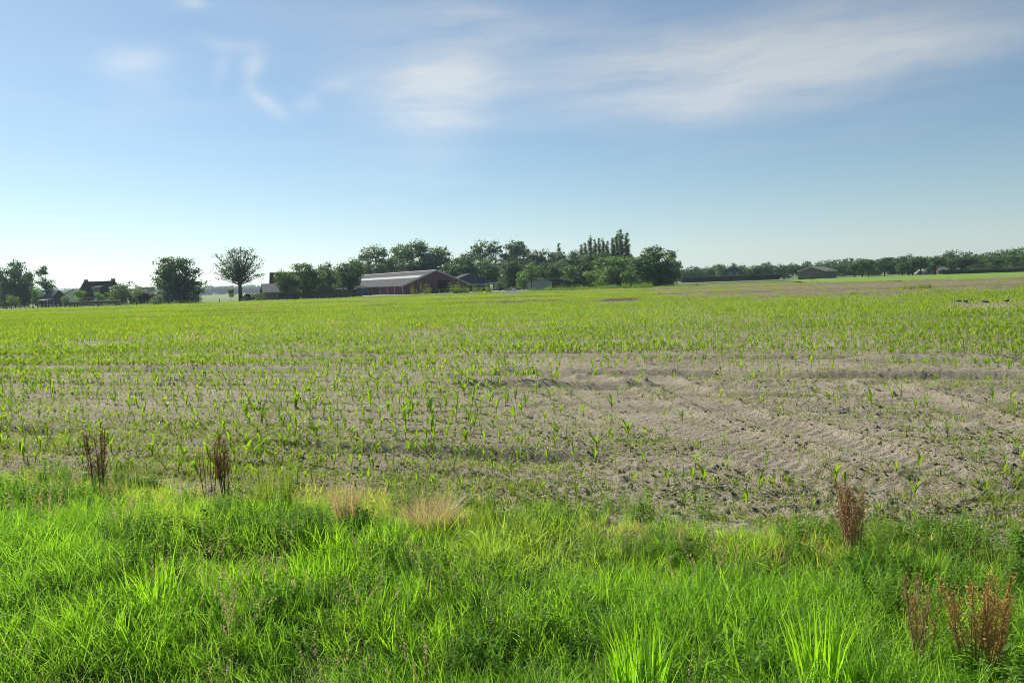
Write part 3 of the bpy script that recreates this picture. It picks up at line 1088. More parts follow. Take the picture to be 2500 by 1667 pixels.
def build_maize():
    plants = [proto('maize_young', *maize_merged(700 + i), M['maize']) for i in range(9)]
    # near: plant by plant in rows
    tt = np.arange(5.0, 45, .75)
    pts = []
    for t_ in tt:
        s_ = np.arange(-45, 45, .11)
        s = s_ + rng.normal(0, .05, len(s_))
        t = t_ + rng.normal(0, .035, len(s_)) + .0 * s
        pts.append(np.c_[s * RD[0] + t * RN[0], s * RD[1] + t * RN[1]])
    p = np.vstack(pts)
    x, y = p[:, 0], p[:, 1]
    k = (y > edge_y(x) + .12) & (np.abs(x) < 1.1 * y + 2) & (y < 34) & (y > 3)
    x, y = x[k], y[k]
    sh_ = rng.uniform(.03, .09, len(x))
    x2, y2 = x + sh_ * RD[0], y + sh_ * RD[1]
    k2 = y2 > 19.5 - .2 * x2
    x, y = np.r_[x, x2[k2]], np.r_[y, y2[k2]]
    k = rng.uniform(size=len(x)) < maize_density(x, y) * .92
    x, y = x[k], y[k]
    z = field_h(x, y)
    h = np.clip(rng.normal(.74, .17, len(x)), .35, 1.1) * (.75 + .35 * vnoise(x * .3, y * .3, 823)) * (.78 + .27 * sstep(7, 11, y))
    big = rng.uniform(size=len(x)) < .06
    h[big] *= 1.25
    # the largest in view: individuals with stem and leaves
    inv = cam.matrix_world.inverted()
    A = np.array(inv)
    P = np.c_[x, y, z + .15, np.ones(len(x))] @ A.T
    u, v = P[:, 0] / -P[:, 2] * FPX, P[:, 1] / -P[:, 2] * FPX
    inside = (np.abs(u) < 1235) & (np.abs(v) < 820)
    size = np.where(inside, h / -P[:, 2], 0)
    order = np.argsort(-size)
    first = order[:300]
    rest = order[300:]
    leaf_me = [mesh_np('maize_leaf', V, F, M['maize']) for V, F in LEAF_KIND]
    stem_me = MB().tube([(0, 0, -.03), (0, 0, .08), (0, 0, .13)], [.006, .005, .003], 5, cap=False).mesh('maize_stem', M['stalk'])
    plans = [maize_plan(700 + i)[1] for i in range(9)]
    for i in first:
        root = empty('maize_seedling', (x[i], y[i], z[i]), 0)
        root.rotation_euler = (rng.normal(0, .09), rng.normal(0, .09), rng.uniform(0, 6.28))
        root.scale = (h[i],) * 3
        tag(root, 'young green maize seedling standing in the sparse front rows of the field', 'maize plant', 'maize seedlings in the front rows')
        so = bpy.data.objects.new('stem', stem_me)
        link(so, root)
        for kk, zz, az, sc in plans[int(rng.integers(0, 9))]:
            lo = bpy.data.objects.new('leaf', leaf_me[kk])
            lo.location, lo.rotation_euler, lo.scale = (0, 0, zz), (0, 0, az), (sc,) * 3
            link(lo, root)
    x, y, z, h = x[rest], y[rest], z[rest], h[rest]
    scatter('maize_rows', np.c_[x, y, z], euler_rand(len(x), .1), np.c_[h, h, h], np.clip(rng.normal(.12, .15, len(x)), 0, 1), plants,
            'crowded young maize plants behind the front rows', 'maize crop')
    # middle distance: pieces of row
    pieces = [proto('maize_row_piece', *maize_patch(1100 + i, 1, 1.5), M['maize']) for i in range(6)]
    pts = []
    for t_ in np.arange(20, 90, .75):
        s_ = np.arange(-100, 100, 1.5) + rng.uniform(0, 1.5)
        pts.append(np.c_[s_ * RD[0] + t_ * RN[0], s_ * RD[1] + t_ * RN[1]])
    p = np.vstack(pts)
    x, y = p[:, 0], p[:, 1]
    k = (y >= 34) & (y < 72) & (np.abs(x) < .85 * y + 2)
    x, y = x[k], y[k]
    k = rng.uniform(size=len(x)) < maize_density(x, y)
    x, y = x[k], y[k]
    z = field_h(x, y)
    h = rng.uniform(.8, 1.15, len(x)) * (.85 + .3 * vnoise(x * .2, y * .2, 825))
    flip = rng.integers(0, 2, len(x)) * math.pi
    scatter('maize_middle', np.c_[x, y, z], np.c_[x * 0, x * 0, ROW + flip + rng.normal(0, .03, len(x))], np.c_[h ** .3, h ** .3, h],
            np.clip(rng.normal(.18, .15, len(x)), 0, 1), pieces, 'dense green maize across the middle of the field', 'maize crop')
    patches = [proto('maize_patch', *maize_patch(1200 + i, 5, 4.0), M['maize']) for i in range(4)]
    pts = []
    for t_ in np.arange(30, 260, 3.75):
        s_ = np.arange(-260, 260, 4.0) + rng.uniform(0, 4)
        pts.append(np.c_[s_ * RD[0] + t_ * RN[0], s_ * RD[1] + t_ * RN[1]])
    p = np.vstack(pts)
    x, y = p[:, 0], p[:, 1]
    k = (y >= 72) & (y < 171) & (np.abs(x) < .85 * y + 2)
    x, y = x[k], y[k]
    dn = maize_density(x, y)
    k = (dn > .6) & (rng.uniform(size=len(x)) < dn + .1)
    sx = np.repeat(x[dn <= .6], 14) + rng.uniform(-2.4, 2.4, 14 * int((dn <= .6).sum()))
    sy = np.repeat(y[dn <= .6], 14) + rng.uniform(-2.4, 2.4, len(sx))
    ks = rng.uniform(size=len(sx)) < maize_density(sx, sy) * (.35 + 1.1 * vnoise(sx * .12, sy * .5, 871))
    sx, sy = sx[ks], sy[ks]
    sh = rng.uniform(.35, .8, len(sx))
    scatter('maize_sparse', np.c_[sx, sy, field_h(sx, sy, False)], np.c_[sx * 0, sx * 0, ROW + rng.normal(0, .15, len(sx))], np.c_[sh, sh, sh],
            np.clip(rng.normal(.5, .2, len(sx)), 0, 1), pieces, 'thin stunted maize on the sandy far right of the field', 'maize crop')
    x, y = x[k], y[k]
    z = field_h(x, y, False)
    flip = rng.integers(0, 2, len(x)) * math.pi
    scatter('maize_far', np.c_[x, y, z], np.c_[x * 0, x * 0, ROW + flip], np.c_[np.ones((len(x), 2)), rng.uniform(.75, 1.1, len(x))],
            np.clip(rng.normal(.22, .12, len(x)), 0, 1), patches, 'bright yellow-green far end of the maize field', 'maize crop')
    # loose crumbs and clods lying on the soil
    lumps = []
    for i in range(6):
        g = np.random.default_rng(1400 + i)
        V = [(0, 0, 1.0)] + [(math.cos(a) * .9, math.sin(a) * .9, .45) for a in np.arange(6) * 1.047] + [(math.cos(a + .5), math.sin(a + .5), -.25) for a in np.arange(6) * 1.047] + [(0, 0, -.6)]
        V = np.array(V) * g.uniform(.65, 1.25, (14, 1)) * np.array([1.25, .9, .75])
        F = [(0, 1 + k, 1 + (k + 1) % 6) for k in range(6)] + [(1 + k, 7 + k, 1 + (k + 1) % 6) for k in range(6)] + [(1 + (k + 1) % 6, 7 + k, 7 + (k + 1) % 6) for k in range(6)] + [(13, 7 + (k + 1) % 6, 7 + k) for k in range(6)]
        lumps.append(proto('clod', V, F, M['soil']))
    n = 90000
    y = 1 / rng.uniform(1 / 34.0, 1 / 4.0, n)
    x = rng.uniform(-1.1, 1.1, n) * y
    s, t = row_coords(x, y)
    td, _, _ = track_info(x, y)
    den = (.12 + .88 * sstep(.38, .72, fbm(s * .3, t * 1.1, 861, 3) * .5 + .5)) * (.08 + .92 * sstep(.2, .4, td))
    k = (y > edge_y(x) - .1) & (rng.uniform(size=n) < den)
    x, y = x[k], y[k]
    h = .006 + .019 * rng.uniform(size=len(x)) ** 4
    h = h * (1 + .02 * y)
    scatter('soil_clods', np.c_[x, y, field_h(x, y)], euler_rand(len(x), .5), np.c_[h, h, h], x * 0, lumps,
            'loose crumbs and clods of dry earth over the field', 'clods')
    # tiny weed seedlings on the bare soil
    g = np.random.default_rng(5)
    small = []
    for i in range(6):
        V, F = blades(11, .11, .04, .10, .004, .012, .8, .8, 2, 1300 + i)
        small.append(proto('weed_sprout', V, F, M['sprout']))
    n = 215000
    y = 1 / rng.uniform(1 / 48.0, 1 / 4.0, n)
    u = rng.uniform(-1.1, 1.1, n)
    x = u * y
    s, t = row_coords(x, y)
    td, _, _ = track_info(x, y)
    k = (y > edge_y(x)) & (rng.uniform(size=n) < (.22 + .75 * sstep(.4, .75, fbm(s * .25, t * 1.2, 841, 3) * .5 + .5)) * (.15 + .85 * sstep(.1, .5, td)) * (1 - .35 * sstep(-.05, .25, u) * (1 - sstep(13, 19, y))))
    x, y = x[k], y[k]
    h = rng.uniform(.45, 1.2, len(x)) * (1 + .025 * y)
    scatter('soil_weeds', np.c_[x, y, field_h(x, y) - .004], euler_rand(len(x), .1), np.c_[h, h, h], x * 0, small,
            'tiny green weed seedlings sprinkled over the dry soil', 'weeds')


build_maize()


# ------------------------------------------------------------------ trees
def leaf_quads(P, Nrm, size, g):
    n = len(P)
    a = np.cross(Nrm, g.normal(size=(n, 3)))
    a /= np.linalg.norm(a, axis=1, keepdims=True) + 1e-9
    b = np.cross(Nrm, a)
    s = size * g.uniform(.4, 1.15, (n, 1))
    V = np.stack([P + a * s, P + b * s * .62, P - a * s, P - b * s * .62], 1).reshape(-1, 3)
    F = np.arange(4 * n).reshape(n, 4)
    return V, F


def make_tree(seed, H, lobes, n_clump, per, leaf, clump_r, trunk_h, trunk_r, limbs=14, shell=(.55, 1.0), gap=0.0):
    """lobes: (cx, cy, cz, rx, ry, rz) in metres; returns trunk mesh, crown mesh, width"""
    g = np.random.default_rng(seed)
    vol = np.array([l[3] * l[4] * l[5] for l in lobes]) ** .67
    vol = vol / vol.sum()
    C, P, Q = [], [], []
    for l, w in zip(lobes, vol):
        m = max(7, int(n_clump * w))
        d = g.normal(size=(m, 3))
        d /= np.linalg.norm(d, axis=1, keepdims=True)
        r_ = g.uniform(shell[0], shell[1], (m, 1)) ** .7
        c = np.array(l[:3]) + d * r_ * np.array(l[3:])
        C.append(c)
        for ci in c:
            k = int(per * 1.55 * g.uniform(.6, 1.3))
            rr = clump_r * g.uniform(.6, 1.55)
            off = np.clip(g.normal(size=(k, 3)), -1.7, 1.7) * rr * np.array([.55, .55, .42])
            p = ci + off
            o1 = off / (np.linalg.norm(off, axis=1, keepdims=True) + 1e-6)
            o2 = p - np.array(l[:3])
            o2 /= np.linalg.norm(o2, axis=1, keepdims=True) + 1e-6
            nn = o1 * .7 + o2 * .5 + g.normal(size=(k, 3)) * .55 + np.array([0, 0, .25])
            nn /= np.linalg.norm(nn, axis=1, keepdims=True)
            P.append(p)
            Q.append(nn)
    C, P, Q = np.vstack(C), np.vstack(P), np.vstack(Q)
    ok = P[:, 2] > .1
    V, F = leaf_quads(P[ok], Q[ok], leaf, g)
    crown = mesh_np('crown', V, F, M['crown'])
    tb = MB()
    bend = g.normal(0, .012 * H, 2)
    top = max(l[2] for l in lobes)
    pts = [(bend[0] * f * f, bend[1] * f * f, f * top) for f in np.linspace(0, 1, 6)]
    tb.tube([(0, 0, -.3)] + pts, [trunk_r * 1.35] + [trunk_r * (1.12 - .95 * f) for f in np.linspace(0, 1, 6)], 8)
    pick = g.permutation(len(C))[:limbs]
    for i in pick:
        c = C[i]
        f0 = np.clip((trunk_h + .15 * (c[2] - trunk_h) + g.uniform(0, .25) * (c[2] - trunk_h)) / top, .12, .9)
        b = np.array([bend[0] * f0 * f0, bend[1] * f0 * f0, f0 * top])
        mid = b * .5 + c * .5 + np.array([0, 0, -.06 * np.linalg.norm(c - b)])
        r0 = trunk_r * .42 * (1.1 - f0)
        tb.tube([tuple(b), tuple(mid), tuple(c)], [r0, r0 * .6, r0 * .22], 5, cap=False)
        for q in range(2):
            e = c + g.normal(0, clump_r * .9, 3)
            tb.tube([tuple(mid * .4 + c * .6), tuple(e)], [r0 * .35, r0 * .12], 4, cap=False)
    tr = tb.mesh('trunk', M['bark'], True)
    ext = V[:, :2]
    wid = np.percentile(ext[:, 0], 99) - np.percentile(ext[:, 0], 1)
    hgt = np.percentile(V[:, 2], 99.7)
    return dict(trunk=tr, crown=crown, W=wid, H=hgt)


def lob(seed, n, H, R_, z0, z1, r0, r1):
    g = np.random.default_rng(seed)
    out = []
    for i in range(n):
        a = 2.4 * i + g.normal(0, .4)
        f = (i + .5) / n
        z = z0 + (z1 - z0) * g.uniform(0, 1)
        prof = math.sin(math.pi * np.clip((z - z0 * .6) / (z1 - z0 * .6 + 1), .12, .95))
        rr = R_ * prof * math.sqrt(g.uniform(.15, 1))
        s = g.uniform(r0, r1)
        out.append((rr * math.cos(a), rr * math.sin(a), z, s, s, s * g.uniform(.75, 1.0)))
    return out


T = {}
T['round1'] = make_tree(1, 12, lob(1, 9, 12, 3.2, 3.6, 9.5, 2.1, 3.1), 140, 42, .27, .95, 2.6, .32)
T['round2'] = make_tree(2, 12, lob(2, 10, 12, 3.0, 3.5, 9.8, 1.7, 2.7), 125, 38, .27, .9, 2.4, .30)
T['round3'] = make_tree(3, 12, lob(3, 8, 12, 3.4, 3.8, 9.0, 2.2, 3.2), 135, 42, .28, 1.0, 2.6, .34)
T['tall1'] = make_tree(4, 18, lob(4, 13, 18, 3.6, 4.5, 15.5, 1.9, 2.9), 150, 36, .30, 1.0, 4, .36, 20)
T['tall2'] = make_tree(5, 18, lob(5, 14, 18, 3.3, 4.0, 15.8, 1.7, 2.7), 150, 34, .30, .95, 4, .34, 22)
T['airy1'] = make_tree(6, 18, lob(6, 15, 18, 3.6, 6.0, 16.0, 1.2, 2.1), 100, 27, .28, .8, 5, .30, 30)
T['airy2'] = make_tree(7, 15, lob(7, 9, 15, 1.8, 6.0, 13.5, 1.0, 1.7), 60, 24, .26, .7, 5, .22, 22)
T['lone'] = make_tree(8, 15, [(0, 0, 9.6, 5.6, 5.4, 4.9), (0, 0, 8.2, 5.2, 5.2, 3.2), (.4, 0, 11.6, 3.6, 3.6, 2.8)], 190, 13, .21, .72, 3.6, .42, 110, (.35, 1.0))
T['bush1'] = make_tree(9, 6, lob(9, 9, 6, 2.1, .9, 4.6, 1.1, 1.7), 90, 34, .20, .62, .4, .14, 10)
T['bush2'] = make_tree(10, 6, lob(10, 8, 6, 1.9, .9, 4.4, 1.2, 1.8), 85, 34, .20, .65, .4, .14, 10)
base_ring = [(2.3 * math.cos(a), 2.3 * math.sin(a), 2.0, 2.0, 2.0, 2.2) for a in np.arange(7) * .8976]
T['dense1'] = make_tree(11, 12, lob(11, 16, 12, 3.4, 1.6, 9.6, 1.8, 2.6) + base_ring, 250, 40, .27, .9, 1.2, .34, 14)
T['dense2'] = make_tree(12, 12, lob(12, 15, 12, 3.1, 1.6, 9.8, 1.7, 2.6) + base_ring, 240, 40, .27, .9, 1.2, .34, 14)
T['small1'] = make_tree(13, 6, lob(13, 6, 6, 1.2, 2.6, 5.0, .8, 1.2), 60, 28, .17, .5, 1.7, .09, 10)
T['small2'] = make_tree(14, 6, lob(14, 6, 6, 1.1, 2.4, 5.0, .8, 1.2), 55, 28, .17, .5, 1.7, .09, 10)
T['pollard'] = make_tree(15, 9, lob(15, 7, 9, 1.9, 3.2, 7.2, 1.2, 1.9), 85, 34, .26, .75, 2.2, .24, 12)
for i in range(3):
    g_ = np.random.default_rng(50 + i)
    col = [(g_.normal(0, .15), g_.normal(0, .15), z, r_, r_, 1.1) for z, r_ in zip(np.linspace(2.2, 21.0, 18), np.interp(np.linspace(0, 1, 18), (0, .2, .45, .7, .88, 1), (.9, 1.4, 1.45, 1.15, .75, .3)))]
    T['poplar%d' % i] = make_tree(16 + i, 22, col, 420, 15, .20, .50, 2.0, .30, 20, (.0, 1.0))
T['cone'] = make_tree(20, 12, [(0, 0, z, r_, r_, .9) for z, r_ in zip(np.linspace(1.4, 11.4, 9), (2.0, 1.9, 1.7, 1.5, 1.25, 1.0, .75, .5, .3))], 120, 30, .22, .5, .8, .2, 8)


def tree(kind, px, D, ytop, wpx, label, cat='tree', group=None, color=(1, 1, 1), name=None, z=0.0):
    t = T[kind]
    x, y = place(px, D)
    H = max(.6, height_at(px, ytop, D) - z)
    W = wpx * D / FPX * (1.0 if kind[:3] in ('pop', 'con', 'sma', 'lon') else 1.14)
    root = empty(name or 'tree', (x, y, z), random.uniform(0, 6.28))
    root.scale = (W / t['W'], W / t['W'], H / t['H'])
    tag(root, label, cat, group)
    c = obj('crown', t['crown'], root)
    c.color = (*color, 1)
    obj('trunk', t['trunk'], root)
    return root


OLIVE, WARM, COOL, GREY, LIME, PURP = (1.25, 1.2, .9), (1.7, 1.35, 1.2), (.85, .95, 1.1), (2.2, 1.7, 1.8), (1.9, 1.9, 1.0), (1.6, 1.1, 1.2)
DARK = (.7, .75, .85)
# left edge
tree('dense1', 42, 235, 641, 62, 'large dome-shaped dark tree at the far left behind the paddock fence', color=DARK)
tree('round1', -14, 245, 664, 52, 'tree cut by the left edge beside the dome-shaped one', color=COOL)
tree('bush2', 12, 228, 716, 34, 'dark low bush at the left edge under the trees', 'bush', color=DARK, name='bush')
tree('bush1', 35, 222, 720, 24, 'light green rounded bush in front of the dome-shaped tree', 'bush', color=LIME, name='bush')
tree('airy2', 117, 230, 649, 38, 'slim airy tree right of the dome-shaped tree', color=COOL)
tree('bush1', 94, 226, 704, 26, 'pale olive shrub between the dome-shaped tree and the grey shed', 'bush', color=LIME, name='bush')
tree('bush2', 164, 216, 722, 19, 'clipped round dark shrub in front of the white gable', 'bush', color=WARM, name='bush')
tree('small1', 196, 214, 708, 24, 'small pale tree at the left corner of the dark-roofed farmhouse', color=LIME, name='small_tree')
tree('small2', 244, 214, 713, 22, 'small pale tree below the dormer of the farmhouse', color=LIME, name='small_tree')
tree('bush1', 302, 216, 689, 70, 'broad grey-purple flowering tree at the right end of the farmhouse', color=GREY, name='flowering_tree')
tree('round2', 365, 300, 700, 60, 'dark tree behind the low dark barn', color=COOL)
tree('dense2', 442, 205, 630, 84, 'big dense dark tree reaching to the ground, the larger of two grown together', color=DARK)
tree('airy1', 410, 208, 640, 46, 'looser tree grown into the left side of the big dense dark one', color=COOL)
tree('bush2', 384, 190, 722, 24, 'low green bush at the foot of the big dense dark tree', 'bush', color=OLIVE, name='bush')
tree('lone', 588, 208, 604, 112, 'lone spreading tree with bare trunk and open crown', color=(.8, .85, .9))
tree('small1', 564, 206, 705, 20, 'tiny young tree left of the lone spreading tree', color=OLIVE, name='small_tree')
tree('cone', 638, 220, 702, 15, 'small dark conical shrub beside the pale-roofed outbuilding', 'bush', color=DARK, name='bush')
tree('bush1', 618, 216, 716, 26, 'low green bush left of the yellow block', 'bush', color=OLIVE, name='bush')
# in front of the farm
tree('round1', 700, 206, 662, 46, 'small olive tree in front of the steep-roofed house', color=OLIVE)
tree('round2', 750, 204, 643, 80, 'rounded green tree in front of the steep-roofed house, tallest there', color=(1.0, 1.05, .95))
tree('round3', 806, 216, 642, 66, 'brownish tree between the two rounded dark trees by the long barn', color=(1.25, 1.0, 1.0))
tree('round1', 856, 206, 638, 60, 'round dark tree on a bare trunk in front of the long barn roof', color=DARK)
# behind the barn
tree('tall2', 880, 330, 640, 60, 'hazy lower tree behind the round dark tree', color=COOL)
tree('tall1', 925, 300, 601, 90, 'tall light green tree behind the barn, left of the group', color=(1.25, 1.25, .95))
tree('tall2', 978, 305, 598, 70, 'tall yellowish tree behind the barn in the middle of the group', color=(1.5, 1.5, 1.0))
tree('tall1', 1030, 295, 588, 100, 'tallest broad tree directly behind the barn ridge', color=(.95, 1.05, 1.0))
tree('tall2', 1070, 292, 604, 72, 'tall tree behind the right end of the barn ridge', color=(.95, 1.0, 1.0))
tree('dense2', 1000, 290, 640, 70, 'dark undergrowth tree showing just above the barn ridge', color=DARK)
tree('dense1', 930, 292, 645, 70, 'lower green tree above the left half of the barn roof', color=OLIVE)
tree('dense1', 1132, 280, 619, 80, 'rounded dark green tree between the barn and the blue shed roof', color=(.9, 1.0, .9))
tree('bush1', 1092, 275, 650, 34, 'bright leafy bush behind the right eave of the barn', 'bush', color=LIME, name='bush')
tree('airy1', 1175, 320, 588, 62, 'open tall tree with gaps behind the blue shed, left one', color=COOL)
tree('airy1', 1212, 322, 589, 56, 'open tall tree with gaps behind the blue shed, middle one', color=COOL)
tree('tall2', 1255, 320, 590, 62, 'open tall tree with fuller crown right of the other two tall ones', color=COOL)
tree('airy2', 1282, 325, 598, 28, 'slender tree at the right of the open tall trees', color=COOL)
tree('round2', 1194, 275, 634, 64, 'pale green tree right behind the blue shed', color=(1.3, 1.35, 1.0))
tree('round3', 1222, 285, 640, 60, 'green tree behind the pale one by the blue shed', color=(.9, 1.0, .9))
tree('dense2', 1250, 262, 637, 56, 'dark round-topped tree with visible stems right of the blue shed', color=DARK)
tree('bush1', 1222, 250, 686, 32, 'green bush at the right end of the blue shed', 'bush', color=OLIVE, name='bush')
tree('bush2', 1245, 228, 700, 30, 'reddish-brown low bush at the end of the rail', 'bush', color=WARM, name='bush')
tree('bush1', 1278, 240, 655, 30, 'bright green leafy bush left of the grey gabled hut', 'bush', color=LIME, name='bush')
tree('small2', 1298, 226, 646, 52, 'small leafy tree on a thin trunk in front of the grey gabled hut', color=(1.2, 1.3, 1.0), name='small_tree')
for i, (px, yt, w, kd) in enumerate(((1305, 612, 60, 'tall1'), (1335, 611, 60, 'round3'), (1362, 615, 50, 'tall2'), (1402, 612, 56, 'tall1'))):
    tree(kd, px, 310, yt, w, '%s dark tree from the left in the even-topped belt behind the grey gabled hut' % ('first', 'second', 'third', 'fourth')[i], group='belt behind the hut', color=COOL)
tree('cone', 1367, 318, 595, 24, 'pointed conifer rising above the belt behind the hut', color=COOL, name='conifer')
tree('round2', 1330, 272, 642, 46, 'dark green tree directly behind the grey gabled hut', color=(.85, .95, .9))
tree('round1', 1358, 268, 640, 40, 'mid green tree to the right behind the grey gabled hut', color=(1.1, 1.15, 1.0))
tree('small1', 1393, 240, 648, 44, 'small leafy tree standing right of the grey gabled hut', color=(1.2, 1.25, 1.0), name='small_tree')
tree('small2', 1440, 226, 662, 32, 'little tree on a thin trunk in front of the dark grove', color=(1.5, 1.5, .95), name='small_tree')
tree('small1', 1528, 224, 663, 32, 'little tree on a thin trunk in front of the pale bushy tree', color=(1.3, 1.35, 1.0), name='small_tree')
tree('dense1', 1418, 262, 620, 80, 'dark broad tree in the grove left of the poplars', color=(.75, .85, .85))
tree('dense2', 1462, 258, 618, 84, 'dark broad tree at the foot of the poplars', color=(.75, .85, .8))
tree('dense1', 1378, 275, 640, 64, 'dark tree in the grove next to the little trees', color=DARK)
for i, (px, yt, w) in enumerate(((1422, 600, 15), (1431, 596, 15), (1443, 581, 19), (1455, 588, 15), (1465, 585, 15), (1475, 586, 15), (1485, 592, 15),
                                 (1498, 584, 16), (1508, 571, 18), (1518, 564, 20), (1532, 572, 19), (1543, 622, 16))):
    ORD = ('first', 'second', 'third', 'fourth', 'fifth', 'sixth', 'seventh', 'eighth', 'ninth', 'tenth')
    lab = {9: 'tallest of the row of columnar poplars', 10: 'columnar poplar standing apart at the right end of the tall row',
           11: 'short columnar poplar right of the tall row', 2: 'tall columnar poplar rising above the left half of the row'}.get(i, '%s columnar poplar from the left in the close row above the grove' % ORD[min(i, 9)])
    tree('poplar%d' % (i % 3), px, 300 + 3 * (i % 3), yt - 2, w * 1.08, lab, group='row of poplars', color=(.95, 1.05, .95), name='poplar')
tree('dense2', 1512, 240, 628, 96, 'pale green bushy tree in front of the poplars', color=(1.45, 1.5, 1.0))
tree('bush2', 1480, 236, 650, 50, 'light green bush left of the pale bushy tree', 'bush', color=LIME, name='bush')
tree('dense1', 1600, 222, 603, 88, 'large leafy tree with dark foot at the right end of the grove', color=(.95, 1.05, .95))
tree('airy1', 1578, 226, 612, 44, 'looser crown leaning left out of the large leafy tree', color=(1.1, 1.2, 1.0))
tree('bush1', 1562, 224, 664, 44, 'green bush between the pale bushy tree and the large leafy tree', 'bush', color=OLIVE, name='bush')
tree('small1', 1651, 262, 636, 36, 'small single tree on a dark trunk right of the grove', color=(.85, .95, .95), name='small_tree')

# right-hand side: single trees along the meadow
ORD = ('first', 'second', 'third', 'fourth', 'fifth', 'sixth', 'seventh', 'eighth', 'ninth', 'tenth')
ROWT = [(2087, 642, 22, 290), (2105, 636, 30, 292), (2121, 634, 30, 296), (2203, 640, 26, 288), (2228, 631, 28, 286), (2247, 626, 32, 290), (2283, 625, 34, 285),
        (2322, 634, 24, 300), (2348, 628, 40, 305), (2372, 626, 34, 305)]
for i, (px, yt, w, D) in enumerate(ROWT):
    lab = {0: 'small pollard tree beside the meadow nearest the brown shed', 3: 'pollard tree standing alone between the two clumps beside the meadow',
           6: 'tall pollard tree right of the small gabled house', 7: 'pollard tree between the two pale roofs'}.get(i, '%s rounded pollard tree from the left in the line along the meadow' % ORD[i])
    tree('pollard', px, D, yt, w, lab, group='pollard trees along the meadow', color=(1.05, 1.1, 1.05), name='pollard_tree')
tree('round2', 2160, 310, 629, 44, 'dark rounded tree behind the pollards, left clump', color=DARK)
tree('round3', 2218, 330, 622, 46, 'dark tree rising behind the middle pollards', color=DARK)
tree('dense1', 2485, 290, 618, 60, 'large tree at the right edge in front of the wood', color=(1.1, 1.15, 1.0))
tree('dense2', 2425, 300, 625, 50, 'rounded tree in front of the wood near the right edge', color=(1.1, 1.1, 1.0))
for px, yt, w, wh in ((2395, 645, 50, 'left'), (2435, 647, 46, 'middle'), (2470, 648, 50, 'right')):
    tree('bush2', px, 292, yt, w, wh + ' one of three dark bushes in line below the wood', 'bush', 'bushes below the wood', DARK, 'bush')


def forest(name, spans, label, kinds, color, seed, spacing=.62, z_rows=2):
    """a far wood that reads as one mass: crowns merged into one mesh"""
    g = np.random.default_rng(seed)
    VV, FF, n = [], [], 0
    for (px0, px1, D0, D1, y0, y1) in spans:
        for r_ in range(z_rows):
            px = px0
            while px < px1:
                f = (px - px0) / max(1, px1 - px0)
                D = D0 + (D1 - D0) * f + r_ * 9 + g.uniform(-4, 4)
                yt = y0 + (y1 - y0) * f
                H = (height_at(px, yt, D)) * g.uniform(.74, 1.1)
                t = T[kinds[g.integers(0, len(kinds))]]
                me = t['crown']
                co = np.empty(len(me.vertices) * 3, np.float32)
                me.vertices.foreach_get('co', co)
                co = co.reshape(-1, 4, 3)
                sel = g.permutation(len(co))[:900]
                c = co[sel]
                ctr = c.mean(1, keepdims=True)
                c = ctr + (c - ctr) * 2.1
                Wd = H * g.uniform(.6, .85)
                a = g.uniform(0, 6.28)
                s = Wd / t['W']
                x0, yy = place(px, D)
                q = c.reshape(-1, 3)
                q = np.c_[(q[:, 0] * math.cos(a) - q[:, 1] * math.sin(a)) * s + x0, (q[:, 0] * math.sin(a) + q[:, 1] * math.cos(a)) * s + yy, q[:, 2] * H / t['H']]
                VV.append(q)
                FF.append(np.arange(len(q)).reshape(-1, 4) + n)
                n += len(q)
                px += Wd * spacing * FPX / D
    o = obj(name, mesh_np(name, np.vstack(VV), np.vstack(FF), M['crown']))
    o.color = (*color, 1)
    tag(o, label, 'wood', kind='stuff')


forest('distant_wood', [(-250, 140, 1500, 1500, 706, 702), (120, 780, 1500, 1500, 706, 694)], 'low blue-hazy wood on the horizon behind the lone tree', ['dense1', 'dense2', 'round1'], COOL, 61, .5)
forest('field_wood', [(1640, 1760, 400, 400, 656, 648), (1760, 1960, 380, 400, 646, 643), (1960, 2120, 400, 420, 640, 630), (2100, 2330, 400, 380, 634, 626)],
       'long line of dark trees behind the clipped hedge and brown shed', ['dense1', 'dense2', 'round1', 'round3'], (.9, 1, 1), 62, .5)
forest('right_wood', [(2320, 2480, 350, 330, 615, 613), (2450, 2700, 330, 320, 610, 590)], 'taller wood rising at the right edge behind the bushes', ['dense1', 'dense2', 'tall1'], (.9, 1, .95), 63, .5)


# ------------------------------------------------------------------ buildings
def gable_walls(W, L, eave, ridge, mat, name, parent, opening=None, xr=None):
    """walls only: gable in the x-z plane at y=0, building runs to y=L. opening = (x0, x1, h) in the front gable"""
    xr = W / 2 if xr is None else xr
    b = MB()
    top = lambda x: eave + (ridge - eave) * (x / xr if x <= xr else (W - x) / (W - xr))
    th = .25
    if opening:
        a0, a1, h = opening
        b.prism([(0, 0), (a0, 0), (a0, top(a0) - .06), (0, eave - .06)], 0, th)
        b.prism([(a1, 0), (W, 0), (W, eave - .06), (a1, top(a1) - .06)], 0, th)
        poly = [(a0, h), (a1, h), (a1, top(a1) - .06)] + ([(xr, ridge - .06)] if a0 < xr < a1 else []) + [(a0, top(a0) - .06)]
        b.prism(poly, 0, th)
    else:
        b.prism([(0, 0), (W, 0), (W, eave - .06), (xr, ridge - .06), (0, eave - .06)], 0, th)
    b.prism([(0, 0), (W, 0), (W, eave - .06), (xr, ridge - .06), (0, eave - .06)], L - th, L)
    b.box(0, th, th, L - th, 0, eave - .06)
    b.box(W - th, W, th, L - th, 0, eave - .06)
    return b.build(name, mat, parent)


